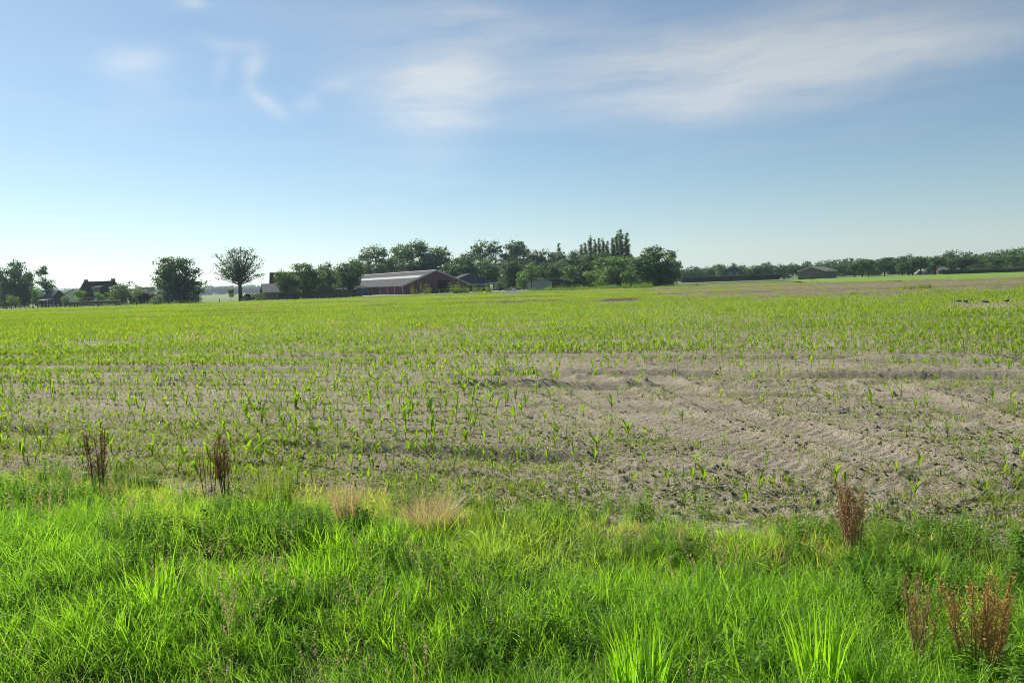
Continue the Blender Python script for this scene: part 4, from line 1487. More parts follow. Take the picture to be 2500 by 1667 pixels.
def gable_roof(W, L, eave, ridge, over, mat, parent, thick=.12, xr=None, gap=.3, sides=(0, 1)):
    xr = W / 2 if xr is None else xr
    out = []
    for s in sides:
        xe = 0 if s == 0 else W
        run = abs(xr - xe)
        sl = (ridge - eave) / run
        xo = xe + (-over if s == 0 else over)
        zo = eave - sl * over
        q = [(xo, -gap, zo + .06), (xr, -gap, ridge + .06), (xr, L + gap, ridge + .06), (xo, L + gap, zo + .06)]
        out.append(MB().slab(q, thick).build('roof', mat, parent))
    return out


def window(parent, x0, x1, z0, z1, y=0.0, face='y', frame=M['trim'], name='window'):
    """a framed pane standing 4 cm proud of a wall facing -y (or -x when face is 'x')"""
    def bx(m, a0, a1, b0, b1, c0, c1):
        return m.box(a0, a1, b0, b1, c0, c1) if face == 'y' else m.box(b0, b1, a0, a1, c0, c1)
    m = MB()
    fw = .10
    bx(m, x0, x1, y - .05, y + .02, z0, z0 + fw)
    bx(m, x0, x1, y - .05, y + .02, z1 - fw, z1)
    bx(m, x0, x0 + fw, y - .05, y + .02, z0 + fw, z1 - fw)
    bx(m, x1 - fw, x1, y - .05, y + .02, z0 + fw, z1 - fw)
    w = m.build(name, frame, parent)
    p = MB()
    bx(p, x0 + fw, x1 - fw, y - .02, y + .01, z0 + fw, z1 - fw)
    p.build('pane', M['glass'], w)
    return w


def red_barn():
    x, y = place(985, 228)
    root = empty('barn', (x, y, 0), R(35))
    tag(root, 'long dark red brick barn with grey roof and pale roof-light stripe', 'barn')
    W, L, ev, rg = 23.3, 75.0, 2.9, 7.3
    gable_walls(W, L, ev, rg, M['barnbrick'], 'wall', root, (12.2, 16.4, 3.7))
    rf = gable_roof(W, L, ev, rg, .45, M['fibre'], root)
    sl = (rg - ev) / (W / 2)
    # roof-light stripe, ridge cap, verge trims, gutter
    a, b_ = 5.6, 7.6
    MB().slab([(a, .9, ev + sl * a + .10), (b_, .9, ev + sl * b_ + .10), (b_, L - 1, ev + sl * b_ + .10), (a, L - 1, ev + sl * a + .10)], .03).build('roof_light', M['skylight'], rf[0])
    rc = MB()
    rc.slab([(W / 2 - .55, -.32, rg + .06 - sl * .55 + .06), (W / 2, -.32, rg + .13), (W / 2, L + .3, rg + .13), (W / 2 - .55, L + .3, rg + .06 - sl * .55 + .06)], .04)
    rc.slab([(W / 2 + .55, -.32, rg + .06 - sl * .55 + .06), (W / 2, -.32, rg + .132), (W / 2, L + .3, rg + .132), (W / 2 + .55, L + .3, rg + .06 - sl * .55 + .06)], .04)
    rc.build('ridge_cap', M['trim'], root)
    for s in (0, 1):
        xe = -.47 if s == 0 else W + .47
        q = [(xe, -.40, ev - sl * .47 + .14), (W / 2, -.40, rg + .14), (W / 2, -.315, rg + .14), (xe, -.315, ev - sl * .47 + .14)]
        MB().slab(q, .42).build('verge_board', M['trim'], root)
    MB().box(-.62, -.46, -.2, L, ev - .30, ev - .14).build('gutter', M['trim'], root)
    for d in (0.12, 5.6, 11.0, 16.5, 22.0, 27.5, 33.0):
        MB().box(-.09, -.003, d, d + .26, 0, ev - .3).build('pilaster', M['trim'], root)
    MB().tube([(-.5, .15, ev - .3), (-.2, .0, ev - .8), (-.14, -.08, ev - 1.0), (-.14, -.08, 0)], [.07] * 4, 6).build('downpipe', M['trim'], root)
    MB().box(12.0, 16.6, -.12, -.02, 3.7, 3.95).build('door_track', M['void'], root)
    d = MB()
    d.box(15.5, 18.6, -.10, -.03, .05, 3.68)
    d.build('sliding_door', M['barnbrick'], root)
    MB().box(.4, W - .4, .3, L - .3, -.02, .06).build('floor', M['concrete'], root)


def blue_shed():
    x, y = place(1108, 262)
    root = empty('shed', (x, y, 0), R(22))
    tag(root, 'dark blue gabled shed with open lean-to on pale posts right of the barn', 'shed')
    W, L = 13.2, 26.0
    ev = height_at(1125, 684, 262)
    rg = height_at(1151, 667, 263)
    gable_walls(W, L, ev, rg, M['bluewall'], 'wall', root)
    gable_roof(W, L, ev, rg, .4, M['fibre'], root)
    zb = height_at(1175, 692.5, 258)
    MB().slab([(1.5, -5.0, zb - .1), (15.5, -5.0, zb - .1), (15.5, -.05, zb + .45), (1.5, -.05, zb + .45)], .12).build('lean_to_roof', M['fibre'], root)
    MB().box(1.4, 15.6, -5.15, -5.0, zb - .5, zb - .06).build('fascia', M['trim'], root)
    for k in range(5):
        xx = 2.0 + 3.25 * k
        MB().box(xx, xx + .22, -4.95, -4.73, 0, zb - .25).build('post', M['trim'], root)
    MB().box(3, 12, -2.0, -1.0, 0, 1.1).build('feed_rack', M['brownwall'], root)


def steep_house():
    x, y = place(661, 226)
    root = empty('farmhouse', (x, y, 0), R(12))
    tag(root, 'steep-roofed dark farmhouse with a thin chimney pipe behind the trees', 'house')
    W, L = 9.0, 19.0
    rg, ev = height_at(672, 664, 226), 2.9
    # ridge runs along x here: gable end faces left
    m = MB()
    pts = [(0, 0), (W, 0), (W, ev), (W / 2, rg - .1), (0, ev)]
    for x0, x1 in ((0, .25), (L - .25, L)):
        n = len(m.v)
        m.add([(x0, p[0], p[1]) for p in pts] + [(x1, p[0], p[1]) for p in pts],
              [(0, 1, 2, 3, 4), (9, 8, 7, 6, 5)] + [(i, (i + 1) % 5, (i + 1) % 5 + 5, i + 5) for i in range(5)])
    m.box(.25, L - .25, 0, .25, 0, ev)
    m.box(.25, L - .25, W - .25, W, 0, ev)
    m.build('wall', M['brownwall'], root)
    for s in (0, 1):
        ye = -.5 if s == 0 else W + .5
        zo = ev - (rg - ev) / (W / 2) * .5
        MB().slab([(-.35, ye, zo), (L + .3, ye, zo), (L + .3, W / 2, rg), (-.35, W / 2, rg)], .14).build('roof', M['mosstile'], root)
    MB().tube([(3.1, W / 2 - .1, rg - .3), (3.1, W / 2 - .1, rg + 1.0)], [.13, .13], 8).build('chimney_pipe', M['brickwall'], root)
    m = MB()
    m.box(-.06, .02, 3.4, 5.6, 3.6, 5.0)
    m.build('window', M['glass'], root)


def pale_outbuilding():
    x, y = place(645, 214)
    root = empty('outbuilding', (x, y, 0), R(24))
    tag(root, 'low outbuilding with pale sheet roof left of the farm trees', 'outbuilding')
    W, L = 7.6, 4.4
    ev, rg = height_at(660, 712, 214), height_at(672, 692, 216)
    # x along the eave (L), roof slopes up from the front left; dark gable faces right
    A = R(0)
    m = MB()
    pts = [(0, 0), (W, 0), (W, ev * .8), (W * .5, rg - .08), (0, ev - .06)]
    for x0, x1 in ((0, .2), (L - .2, L)):
        m.add([(x0, p[0], p[1]) for p in pts] + [(x1, p[0], p[1]) for p in pts],
              [(0, 1, 2, 3, 4), (9, 8, 7, 6, 5)] + [(i, (i + 1) % 5, (i + 1) % 5 + 5, i + 5) for i in range(5)])
    m.build('end_wall', M['brownwall'], root)
    MB().box(.2, L - .2, 0, .2, 0, ev - .06).build('front_wall', M['greywall'], root)
    sl = (rg - ev) / (W * .5)
    MB().slab([(-.25, -.4, ev - sl * .4 + .05), (L + .25, -.4, ev - sl * .4 + .05), (L + .25, W * .5, rg + .05), (-.25, W * .5, rg + .05)], .1).build('roof', M['metalroof'], root)
    MB().slab([(-.25, W + .3, ev * .75), (L + .25, W + .3, ev * .75), (L + .25, W * .5, rg + .03), (-.25, W * .5, rg + .03)], .1).build('roof', M['metalroof'], root)
    for k in range(2):
        window(root, .8 + 1.6 * k, 1.8 + 1.6 * k, .9, 1.7, 0.0)
    # long brown wing behind it
    b = MB()
    b.box(L + .02, L + 8.5, 1.2, 5.5, 0, 2.6)
    b.build('wing', M['brownwall'], root)
    MB().slab([(L - .2, .8, 2.55), (L + 8.8, .8, 2.55), (L + 8.8, 3.4, 4.3), (L - .2, 3.4, 4.3)], .1).build('roof', M['mosstile'], root)
    MB().slab([(L - .2, 5.9, 2.55), (L + 8.8, 5.9, 2.55), (L + 8.8, 3.4, 4.28), (L - .2, 3.4, 4.28)], .1).build('roof', M['mosstile'], root)


def annex():
    x, y = place(818, 240)
    root = empty('annex', (x, y, 0), R(6))
    tag(root, 'low annex with dark blue doors at the left end of the long barn', 'annex')
    MB().box(0, 9.6, .0, 6, 0, 2.2).build('wall', M['brownwall'], root)
    MB().slab([(-.3, -.5, 2.2), (9.9, -.5, 2.2), (9.9, 6.2, 3.2), (-.3, 6.2, 3.2)], .12).build('roof', M['fibre'], root)
    for k in range(2):
        window(root, 1.2 + 2.6 * k, 2.6 + 2.6 * k, .8, 1.7, 0.0)
    m = MB().box(7.4, 10.6, -3.2, -.06, 0, 2.5)
    m.build('porch_wall', M['bluewall'], root)
    MB().slab([(7.1, -3.5, 2.45), (9.1, -3.5, 3.05), (9.1, -.02, 3.05), (7.1, -.02, 2.45)], .09).build('porch_roof', M['fibre'], root)
    MB().slab([(11.0, -3.5, 2.45), (9.1, -3.5, 3.045), (9.1, -.02, 3.045), (11.0, -.02, 2.45)], .09).build('porch_roof', M['fibre'], root)
    for k in range(2):
        MB().box(7.7 + 1.35 * k, 8.95 + 1.35 * k, -3.26, -3.21, .05, 2.2).build('door', M['bluewall'], root)


def left_farmhouse():
    D = 232
    x, y = place(191, D)
    root = empty('farmhouse', (x, y, 0), R(-7))
    tag(root, 'farmhouse with big dark tiled roof, dormer and two chimneys at the left', 'house')
    L = 11.6
    W = 7.2
    rg, ev = height_at(235, 687, D + 4), height_at(235, 718, D)
    m = MB()
    hip = 1.6
    pts = [(0, 0), (W, 0), (W, ev), (W / 2, rg - .15), (0, ev)]
    m.add([(0, p[0], p[1]) for p in pts] + [(.3, p[0], p[1]) for p in pts],
          [(0, 1, 2, 3, 4), (9, 8, 7, 6, 5)] + [(i, (i + 1) % 5, (i + 1) % 5 + 5, i + 5) for i in range(5)])
    m.box(L - .3, L, 0, W, 0, ev)
    m.box(.3, L - .3, 0, .3, 0, ev - .03)
    m.box(.3, L - .3, W - .3, W, 0, ev - .03)
    m.build('wall', M['brickwall'], root)
    sl = (rg - ev) / (W / 2)
    for s in (0, 1):
        ye = -.45 if s == 0 else W + .45
        zo = ev - sl * .45
        MB().slab([(-.3, ye, zo), (L + .3, ye, zo), (L + .3 - hip, W / 2, rg), (-.3, W / 2, rg)], .16).build('roof', M['darktile'], root)
    MB().add([(L + .35, -.45, ev - sl * .45), (L + .35, W + .45, ev - sl * .45), (L + .3 - hip, W / 2, rg + .01), (L + .2, -.3, ev - sl * .45 - .1), (L + .2, W + .3, ev - sl * .45 - .1), (L + .1 - hip, W / 2, rg - .12)],
             [(0, 1, 2), (5, 4, 3), (0, 3, 4, 1), (1, 4, 5, 2), (2, 5, 3, 0)]).build('roof_hip', M['darktile'], root)
    MB().box(.2, 1.1, W / 2 - .45, W / 2 + .45, rg - .5, rg + .65).build('chimney', M['brickwall'], root)
    MB().box(L - 2.2, L - 1.3, W / 2 - .45, W / 2 + .45, rg - .5, rg + .65).build('chimney', M['brickwall'], root)
    # dormer
    dx0, dx1 = 4.9, 7.3
    z0 = ev + .6
    dm = MB().box(dx0, dx1, .5, 2.6, z0, z0 + 1.3).build('dormer', M['greywall'], root)
    MB().slab([(dx0 - .3, .1, z0 + 1.35), (dx1 + .3, .1, z0 + 1.35), (dx1 + .3, 3.4, z0 + 2.35), (dx0 - .3, 3.4, z0 + 2.35)], .14).build('dormer_roof', M['mosstile'], dm)
    window(dm, dx0 + .25, dx1 - .25, z0 + .3, z0 + 1.15, .5)
    for a, b_ in ((1.3, 2.6), (3.3, 4.6), (8.0, 9.2)):
        window(root, a, b_, 1.0, 2.3, 0.0)
    MB().box(5.6, 6.6, -.06, -.003, 0, 2.2).build('door', M['whitewall'], root)
    window(root, 3.2, 4.4, 1.1, 2.2, 0.0, 'x')


def left_sheds():
    x, y = place(101, 226)
    root = empty('shed', (x, y, 0), R(-28))
    tag(root, 'small grey shed with gable and dark doorway left of the white building', 'shed')
    # ridge along x going back left, gable to the right
    W, L = 5.4, 5.0
    ev, rg = 2.4, height_at(125, 709, 228)
    m = MB()
    pts = [(0, 0), (W, 0), (W, ev), (W / 2, rg - .1), (0, ev)]
    for x0, x1 in ((0, .2), (L - .2, L)):
        m.add([(x0, p[0], p[1]) for p in pts] + [(x1, p[0], p[1]) for p in pts],
              [(0, 1, 2, 3, 4), (9, 8, 7, 6, 5)] + [(i, (i + 1) % 5, (i + 1) % 5 + 5, i + 5) for i in range(5)])
    m.box(.2, L - .2, 0, .2, 0, ev)
    m.box(.2, L - .2, W - .2, W, 0, ev)
    m.build('wall', M['brownwall'], root)
    for s in (0, 1):
        ye = -.4 if s == 0 else W + .4
        zo = ev - (rg - ev) / (W / 2) * .4
        MB().slab([(-.2, ye, zo), (L + .2, ye, zo), (L + .2, W / 2, rg), (-.2, W / 2, rg)], .1).build('roof', M['fibre'], root)
    d = MB()
    d.box(1.2, 1.35, -.06, .0, 0, 2.1)
    d.box(2.9, 3.05, -.06, .0, 0, 2.1)
    d.box(1.2, 3.05, -.06, .0, 2.1, 2.25)
    dr = d.build('door_frame', M['trim'], root)
    MB().box(1.35, 2.9, -.03, -.003, 0, 2.1).build('door', M['void'], root)
    x, y = place(112, 220)
    c = empty('carport', (x, y, 0), R(-6))
    tag(c, 'low pale-roofed carport in front of the small grey shed', 'carport')
    MB().slab([(-1.7, -1.2, 2.05), (1.6, -1.2, 2.15), (1.6, 1.6, 2.5), (-1.7, 1.6, 2.4)], .1).build('roof', M['metalroof'], c)
    for px_, py_ in ((-1.55, -1.05), (1.45, -1.05), (-1.55, 1.45), (1.45, 1.45)):
        MB().box(px_ - .06, px_ + .06, py_ - .06, py_ + .06, 0, 1.98).build('post', M['trim'], c)
    # white building
    x, y = place(147, 258)
    root = empty('white_building', (x, y, 0), R(-14))
    tag(root, 'white building with long blue-grey roof beside the farmhouse', 'building')
    W, L, ev = 11.5, 14.0, 2.6
    rg = height_at(184, 706, 262)
    gable_walls(W, L, ev, rg, M['whitewall'], 'wall', root)
    gable_roof(W, L, ev, rg, .4, M['paleroof'], root)
    # low dark barn at the right of the farmhouse
    x, y = place(316, 222)
    root = empty('barn', (x, y, 0), R(3))
    tag(root, 'low black barn with one long slope right of the flowering tree', 'barn')
    W, L = 9.0, 7.0
    z0, z1 = height_at(322, 706, 222), height_at(385, 723, 222)
    m = MB().prism([(0, 0), (W, 0), (W, z1 - .1), (0, z0 - .1)], 0, L)
    m.build('wall', M['void'], root)
    MB().slab([(-.3, -.3, z0 + .06), (W + .4, -.3, z1 - .1), (W + .4, L + .3, z1 - .1), (-.3, L + .3, z0 + .06)], .12).build('roof', M['darktile'], root)
    f = MB()
    f.box(.6, .75, -.06, .0, 0, 2.2)
    f.box(4.0, 4.15, -.06, 0, 0, 2.2)
    f.box(.6, 4.15, -.06, 0, 2.2, 2.36)
    f.build('door_frame', M['greywall'], root)


def grey_hut():
    x, y = place(1288, 226)
    root = empty('hut', (x, y, 0), R(-4))
    tag(root, 'pale grey hut with steep gable between the small trees', 'hut')
    W, L = 7.4, 9.0
    rg = height_at(1331, 681, 226)
    gable_walls(W, L, 2.4, rg, M['concrete'], 'wall', root, xr=W * .62)
    gable_roof(W, L, 2.4, rg, .25, M['paleroof'], root, xr=W * .62)


def right_buildings():
    # dark half-hipped house behind the hedge
    x, y = place(1758, 352)
    root = empty('house', (x, y, 0), R(6))
    tag(root, 'dark house with half-hipped roof behind the clipped hedge', 'house')
    W, L = 12.4, 13.0
    rg = height_at(1790, 647, 352)
    ev = height_at(1758, 675, 352)
    hz = rg - 1.6
    root.rotation_euler = (0, 0, R(-18))
    s = (rg - ev) / (W / 2)
    m = MB()
    xh0, xh1 = (hz - ev) / s, W - (hz - ev) / s
    m.prism([(0, 0), (W, 0), (W, ev - .1), (xh1, hz - .1), (xh0, hz - .1), (0, ev - .1)], 0, .3)
    m.prism([(0, 0), (W, 0), (W, ev - .1), (xh1, hz - .1), (xh0, hz - .1), (0, ev - .1)], L - .3, L)
    m.box(0, .3, .3, L - .3, 0, ev - .1)
    m.box(W - .3, W, .3, L - .3, 0, ev - .1)
    m.build('wall', M['bluewall'], root)
    for sd in (0, 1):
        xe = -.5 if sd == 0 else W + .5
        xh = xh0 if sd == 0 else xh1
        q = [(xe, -.4, ev - s * .5), (xh, -.4, hz), (W / 2, 2.0, rg), (W / 2, L + .3, rg), (xe, L + .3, ev - s * .5)]
        lo = [(a, b_, c - .16) for a, b_, c in q]
        MB().add(q + lo, [(0, 1, 2, 3, 4), (9, 8, 7, 6, 5)] + [(i, i + 5, (i + 1) % 5 + 5, (i + 1) % 5) for i in range(5)]).build('roof', M['darktile'], root)
    MB().add([(xh0, -.42, hz - .01), (xh1, -.42, hz - .01), (W / 2, 2.0, rg + .02), (xh0, -.3, hz - .15), (xh1, -.3, hz - .15), (W / 2, 2.1, rg - .12)],
             [(0, 1, 2), (5, 4, 3), (0, 3, 4, 1), (1, 4, 5, 2), (2, 5, 3, 0)]).build('roof_hip', M['darktile'], root)
    window(root, 4.2, 5.4, ev + .6, ev + 1.8, 0.0, frame=M['whitewall'])
    window(root, 7.4, 8.6, ev + .5, ev + 1.7, 0.0, frame=M['whitewall'])
    # brown shed
    D = 290
    x, y = place(1949, D)
    root = empty('shed', (x, y, 0), R(10))
    tag(root, 'brown shed with pale roof edges standing alone beyond the field', 'shed')
    W = 8.4
    L = 29.0
    ev, rg = height_at(1950, 662, D), height_at(1975, 651.5, D)
    # gable towards the viewer at left, long side visible at right because the shed is turned
    root.rotation_euler = (0, 0, R(-32))
    W = 9.6
    gable_walls(W, L, ev, rg, M['shedbrown'], 'wall', root)
    gable_roof(W, L, ev, rg, .4, M['shedroof'], root)
    for sd in (0, 1):
        xe = -.42 if sd == 0 else W + .42
        z0 = ev - (rg - ev) / (W / 2) * .42
        MB().slab([(xe, -.40, z0 + .12), (W / 2, -.40, rg + .12), (W / 2, -.31, rg + .12), (xe, -.31, z0 + .12)], .3).build('verge_board', M['whitewall'], root)
    MB().box(W + .36, W + .5, -.3, L + .3, ev - .45, ev - .2).build('gutter', M['whitewall'], root)
    for k in range(3):
        MB().box(W + .005, W + .05, 3 + 6 * k, 6.2 + 6 * k, .1, 2.6).build('door', M['greywall'], root)
    # small house with pale roofs among the pollards
    x, y = place(2259, 305)
    root = empty('cottage', (x, y, 0), R(4))
    tag(root, 'small cottage with pale steep gable between pollard trees', 'house')
    W = 3.2
    ev, rg = height_at(2259, 660, 305), height_at(2267, 651, 305)
    gable_walls(W, 5, ev, rg, M['greywall'], 'wall', root)
    gable_roof(W, 5, ev, rg, .3, M['paleroof'], root)
    window(root, 1.0, 2.2, .8, 1.7, 0.0)
    x, y = place(2291, 318)
    root = empty('house', (x, y, 0), R(2))
    tag(root, 'house with broad pale grey roof and chimney behind the right pollards', 'house')
    L, W = 9.5, 9.0
    ev, rg = height_at(2300, 659, 318), height_at(2300, 645, 320)
    MB().box(0, L, 0, W, 0, ev).build('wall', M['brickwall'], root)
    for s_ in (0, 1):
        ye = -.5 if s_ == 0 else W + .5
        MB().slab([(-.3, ye, ev - .1), (L + .3, ye, ev - .1), (L + .3 - 1.0, W / 2, rg), (-.3 + 1.0, W / 2, rg)], .15).build('roof', M['paleroof'], root)
    MB().box(2.8, 4.4, W / 2 - .5, W / 2 + .5, rg - .4, rg + .9).build('chimney', M['concrete'], root)
    for k in range(3):
        window(root, 1.0 + 2.9 * k, 2.3 + 2.9 * k, .9, 2.0, 0.0)
    x, y = place(2330, 322)
    root = empty('outbuilding', (x, y, 0), R(-4))
    tag(root, 'pale-roofed outbuilding half hidden between trees at the right', 'outbuilding')
    gable_walls(4.6, 7, 2.2, height_at(2335, 645, 322), M['greywall'], 'wall', root)
    gable_roof(4.6, 7, 2.2, height_at(2335, 645, 322), .3, M['paleroof'], root)


red_barn()
blue_shed()
steep_house()
pale_outbuilding()
annex()
left_farmhouse()
left_sheds()
grey_hut()
right_buildings()


# ------------------------------------------------------------------ hedges, fences, rails
def hedge(name, px0, D0, px1, D1, h0, h1, depth, label, color, seed, leaf=.16, dens=70):
    g = np.random.default_rng(seed)
    a, b = np.array(place(px0, D0)), np.array(place(px1, D1))
    d = b - a
    L = math.hypot(*d)
    d /= L
    nrm = np.array([-d[1], d[0]])
    root = empty(name, (a[0], a[1], 0), math.atan2(d[1], d[0]))
    tag(root, label, 'hedge')
    n = int(L * dens)
    s = g.uniform(0, L, n)
    hh = (h0 + (h1 - h0) * s / L) * (1 + .05 * np.sin(s * 2.1) * g.uniform(0, 1, n))
    face = g.integers(0, 3, n)
    q = np.empty((n, 3))
    nr = np.zeros((n, 3))
    q[:, 0] = s
    q[:, 1] = np.where(face == 0, -depth / 2, np.where(face == 1, depth / 2, g.uniform(-depth / 2, depth / 2, n))) + g.normal(0, .07, n)
    q[:, 2] = np.where(face == 2, hh + g.normal(0, .07, n), g.uniform(0, 1, n) * hh)
    nr[face == 0] = (0, -1, 0)
    nr[face == 1] = (0, 1, 0)
    nr[face == 2] = (0, 0, 1)
    nr += g.normal(0, .5, (n, 3))
    nr /= np.linalg.norm(nr, axis=1, keepdims=True)
    V, F = leaf_quads(q, nr, leaf, g)
    f = obj('foliage', mesh_np(name + '_foliage', V, F, M['crown']), root)
    f.color = (*color, 1)
    m = MB().box(.1, L - .1, -depth / 2 + .12, depth / 2 - .12, 0, min(h0, h1) - .15)
    m.build('twigs', M['brownwall'], root)
    return root


hedge('hedge', 1664, 322, 1907, 316, 2.5, 2.35, 1.4, 'long clipped dark hedge in front of the half-hipped house', (.55, .7, .8), 71, .22, 130)
hedge('hedge', 172, 205, 297, 205, 1.35, 1.35, .9, 'low clipped hedge in front of the dark-roofed farmhouse', (.9, .95, .9), 72, .14, 90)
hedge('hedge', 2300, 282, 2640, 262, 1.6, 1.7, 1.2, 'low dark hedge along the back of the meadow at the right', (.8, .9, .9), 73, .22, 70)
hedge('hedge', 690, 205, 885, 205, 1.0, 1.1, .9, 'low dark hedge under the trees in front of the annex', (.8, .85, .85), 74, .14, 80)


hedge('thicket', 1335, 262, 1600, 246, 3.4, 4.2, 3.0, 'dark understorey thicket at the foot of the grove and poplars', (.6, .7, .75), 75, .26, 150)
hedge('thicket', 1205, 285, 1345, 280, 4.0, 4.2, 3.0, 'dark understorey behind the grey gabled hut', (.6, .7, .75), 76, .26, 150)


def fence(px_list, D, label, hgt=1.05, name='fence', wires=(.45, .85), lean=.05, r_=.085):
    pos = [place(p, d) for p, d in zip(px_list, D)]
    root = empty(name, (pos[0][0], pos[0][1], 0))
    tag(root, label, 'fence')
    me = MB().tube([(0, 0, -.2), (0, 0, hgt * .6), (0, 0, hgt)], [r_, r_ * .95, r_ * .85], 7).mesh('post', M['fencewood'])
    o0 = pos[0]
    for (x, y) in pos:
        p = bpy.data.objects.new('post', me)
        p.location = (x - o0[0], y - o0[1], 0)
        p.rotation_euler = (random.gauss(0, lean), random.gauss(0, lean), random.uniform(0, 6))
        p.scale = (1, 1, random.uniform(.9, 1.15))
        link(p, root)
    for wz in wires:
        m = MB()
        m.tube([(x - o0[0], y - o0[1], wz) for x, y in pos], [.006] * len(pos), 3, cap=False)
        m.build('wire', M['wire'], root)
    return root


fp = [189, 238, 285, 334, 388, 437, 486, 536, 585, 635, 680, 728, 774, 817, 860, 904, 945]
fence(fp, [172] * len(fp), 'wire fence on wooden posts along the far edge of the field')
fp = [-60, -20, 18, 82]
fence(fp, [168] * 4, 'widely spaced dark fence posts at the far left of the field')
fp = list(range(-30, 190, 10))
fence([p + random.uniform(-2, 2) for p in fp], [182 + random.uniform(-1, 1) for _ in fp], 'close-set paddock fence in front of the left farm', 1.15, 'paddock_fence')
_x, _y = place(190, 171)
MB().tube([(0, 0, -.1), (-.45, 0, 1.0)], [.05, .045], 6).build('fence_brace', M['fencewood'], None, loc=(_x + .75, _y + .1, 0))
tag(bpy.data.objects['fence_brace'], 'slanting wooden brace against the corner post of the fence', 'post')


def rail():
    a, b = place(1072, 214), place(1236, 222)
    L = math.hypot(b[0] - a[0], b[1] - a[1])
    root = empty('feed_fence', (a[0], a[1], 0), math.atan2(b[1] - a[1], b[0] - a[0]))
    tag(root, 'long pale top rail on posts in front of the red barn gable', 'fence')
    h = 1.15
    MB().box(0, L, -.09, .09, h, h + .14).build('top_rail', M['trim'], root)
    MB().box(.1, L, -.03, .03, .55, .67).build('rail', M['fencewood'], root)
    n = 11
    for k in range(n):
        s = .02 + (L - .2) * k / (n - 1)
        MB().box(s, s + .14, -.07, .07, -.1, h - .003).build('post', M['trim' if k == 0 else 'fencewood'], root)


rail()


# ------------------------------------------------------------------ tall weeds by the farm and along the far edge
def weed_strip():
    tall = [proto('tall_weed', *herb(4, 1.2, .22, 400 + i), M['herb']) for i in range(4)]
    P, S, TI = [], [], []

    def add(px0, px1, D0, D1, n, h0, h1, ti):
        for _ in range(n):
            px, D = random.uniform(px0, px1), random.uniform(D0, D1)
            x, y = place(px, D)
            h = h0 + (h1 - h0) * random.random() ** 2.2 * (.5 + .8 * float(vnoise(x * .5, y * .1, 5)))
            P.append((x, y, 0))
            S.append((h * 1.1, h * 1.1, h))
            TI.append(random.gauss(ti, .15))
    add(1005, 1050, 205, 209, 34, .5, 3.4, .85)
    add(1085, 1200, 206, 211, 90, .3, 2.2, .4)
    add(1100, 1165, 206, 210, 30, .6, 3.6, .45)
    add(1330, 1595, 178, 190, 620, .5, 1.4, .25)
    add(1290, 1345, 196, 204, 80, .5, 1.2, .1)
    add(1595, 2000, 176, 186, 420, .15, .5, .7)
    add(1600, 1900, 200, 215, 240, .2, .6, .5)
    add(370, 500, 186, 192, 60, .4, 1.0, .1)
    add(540, 900, 176, 186, 260, .2, .7, .2)
    add(0, 380, 184, 196, 260, .3, .9, .3)
    add(2205, 2275, 82, 86, 60, .3, .9, .6)
    P_, S_, T_ = np.array(P), np.array(S), np.clip(np.array(TI), 0, 1)
    scatter('field_edge_weeds', P_, euler_rand(len(P_), .08), S_, T_, tall, 'ragged tall weeds along the far edge of the field and farmyard', 'weeds')


weed_strip()


# ------------------------------------------------------------------ small things
def bird(px, py, heading, pose, label):
    x, y = ground_at(px, py + 4)
    z = float(field_h(np.array([x]), np.array([y]), False)[0])
    root = empty('bird', (x, y, z), heading)
    tag(root, label, 'bird', 'birds feeding in the crop')
    root.scale = (.95, 1.2, 1.45)
    # one continuous body lofted along tail - rump - breast - neck - head - beak
    up = pose
    path = [(-.19, .15, .004, .020), (-.15, .165, .016, .030), (-.08, .17, .045, .048), (0, .165, .062, .062), (.07, .17, .055, .058), (.11, .185 + .02 * up, .036, .036),
            (.135, .20 + .055 * up, .026, .024), (.155, .205 + .095 * up, .030, .028), (.185, .20 + .10 * up, .020, .020), (.205, .195 + .095 * up, .007, .007), (.235, .185 + .09 * up, .002, .002)]
    V, F = [], []
    S = 10
    for i, (a, b, rz, ry) in enumerate(path):
        for s in range(S):
            w = 2 * math.pi * s / S
            V.append((a, ry * math.sin(w), b + rz * math.cos(w)))
    for i in range(len(path) - 1):
        for s in range(S):
            F.append((i * S + s, i * S + (s + 1) % S, (i + 1) * S + (s + 1) % S, (i + 1) * S + s))
    F += [tuple(range(S - 1, -1, -1)), tuple((len(path) - 1) * S + s for s in range(S))]
    obj('body', mesh_np('bird_body', np.array(V), F, M['bird'], True), root)
    for s in (-1, 1):
        m = MB()
        m.tube([(0.0, s * .025, .12), (-.012, s * .027, .06), (.004, s * .027, .0)], [.007, .0035, .003], 5)
        m.tube([(.004, s * .027, .004), (.035, s * .027, .003)], [.003, .002], 4)
        m.build('leg', M['birdleg'], root)
    for s in (-1, 1):
        w = [(-.19, s * .022, .175), (-.12, s * .052, .205), (-.02, s * .064, .205), (.06, s * .058, .195), (.05, s * .066, .165), (-.04, s * .068, .15), (-.12, s * .05, .155)]
        iv = [(a, b + s * .008, c) for a, b, c in w]
        n = len(w)
        MB().add(w + iv, [tuple(range(n)), tuple(range(2 * n - 1, n - 1, -1))] + [(i, i + n, (i + 1) % n + n, (i + 1) % n) for i in range(n)]).build('wing', M['birdwing'], root)


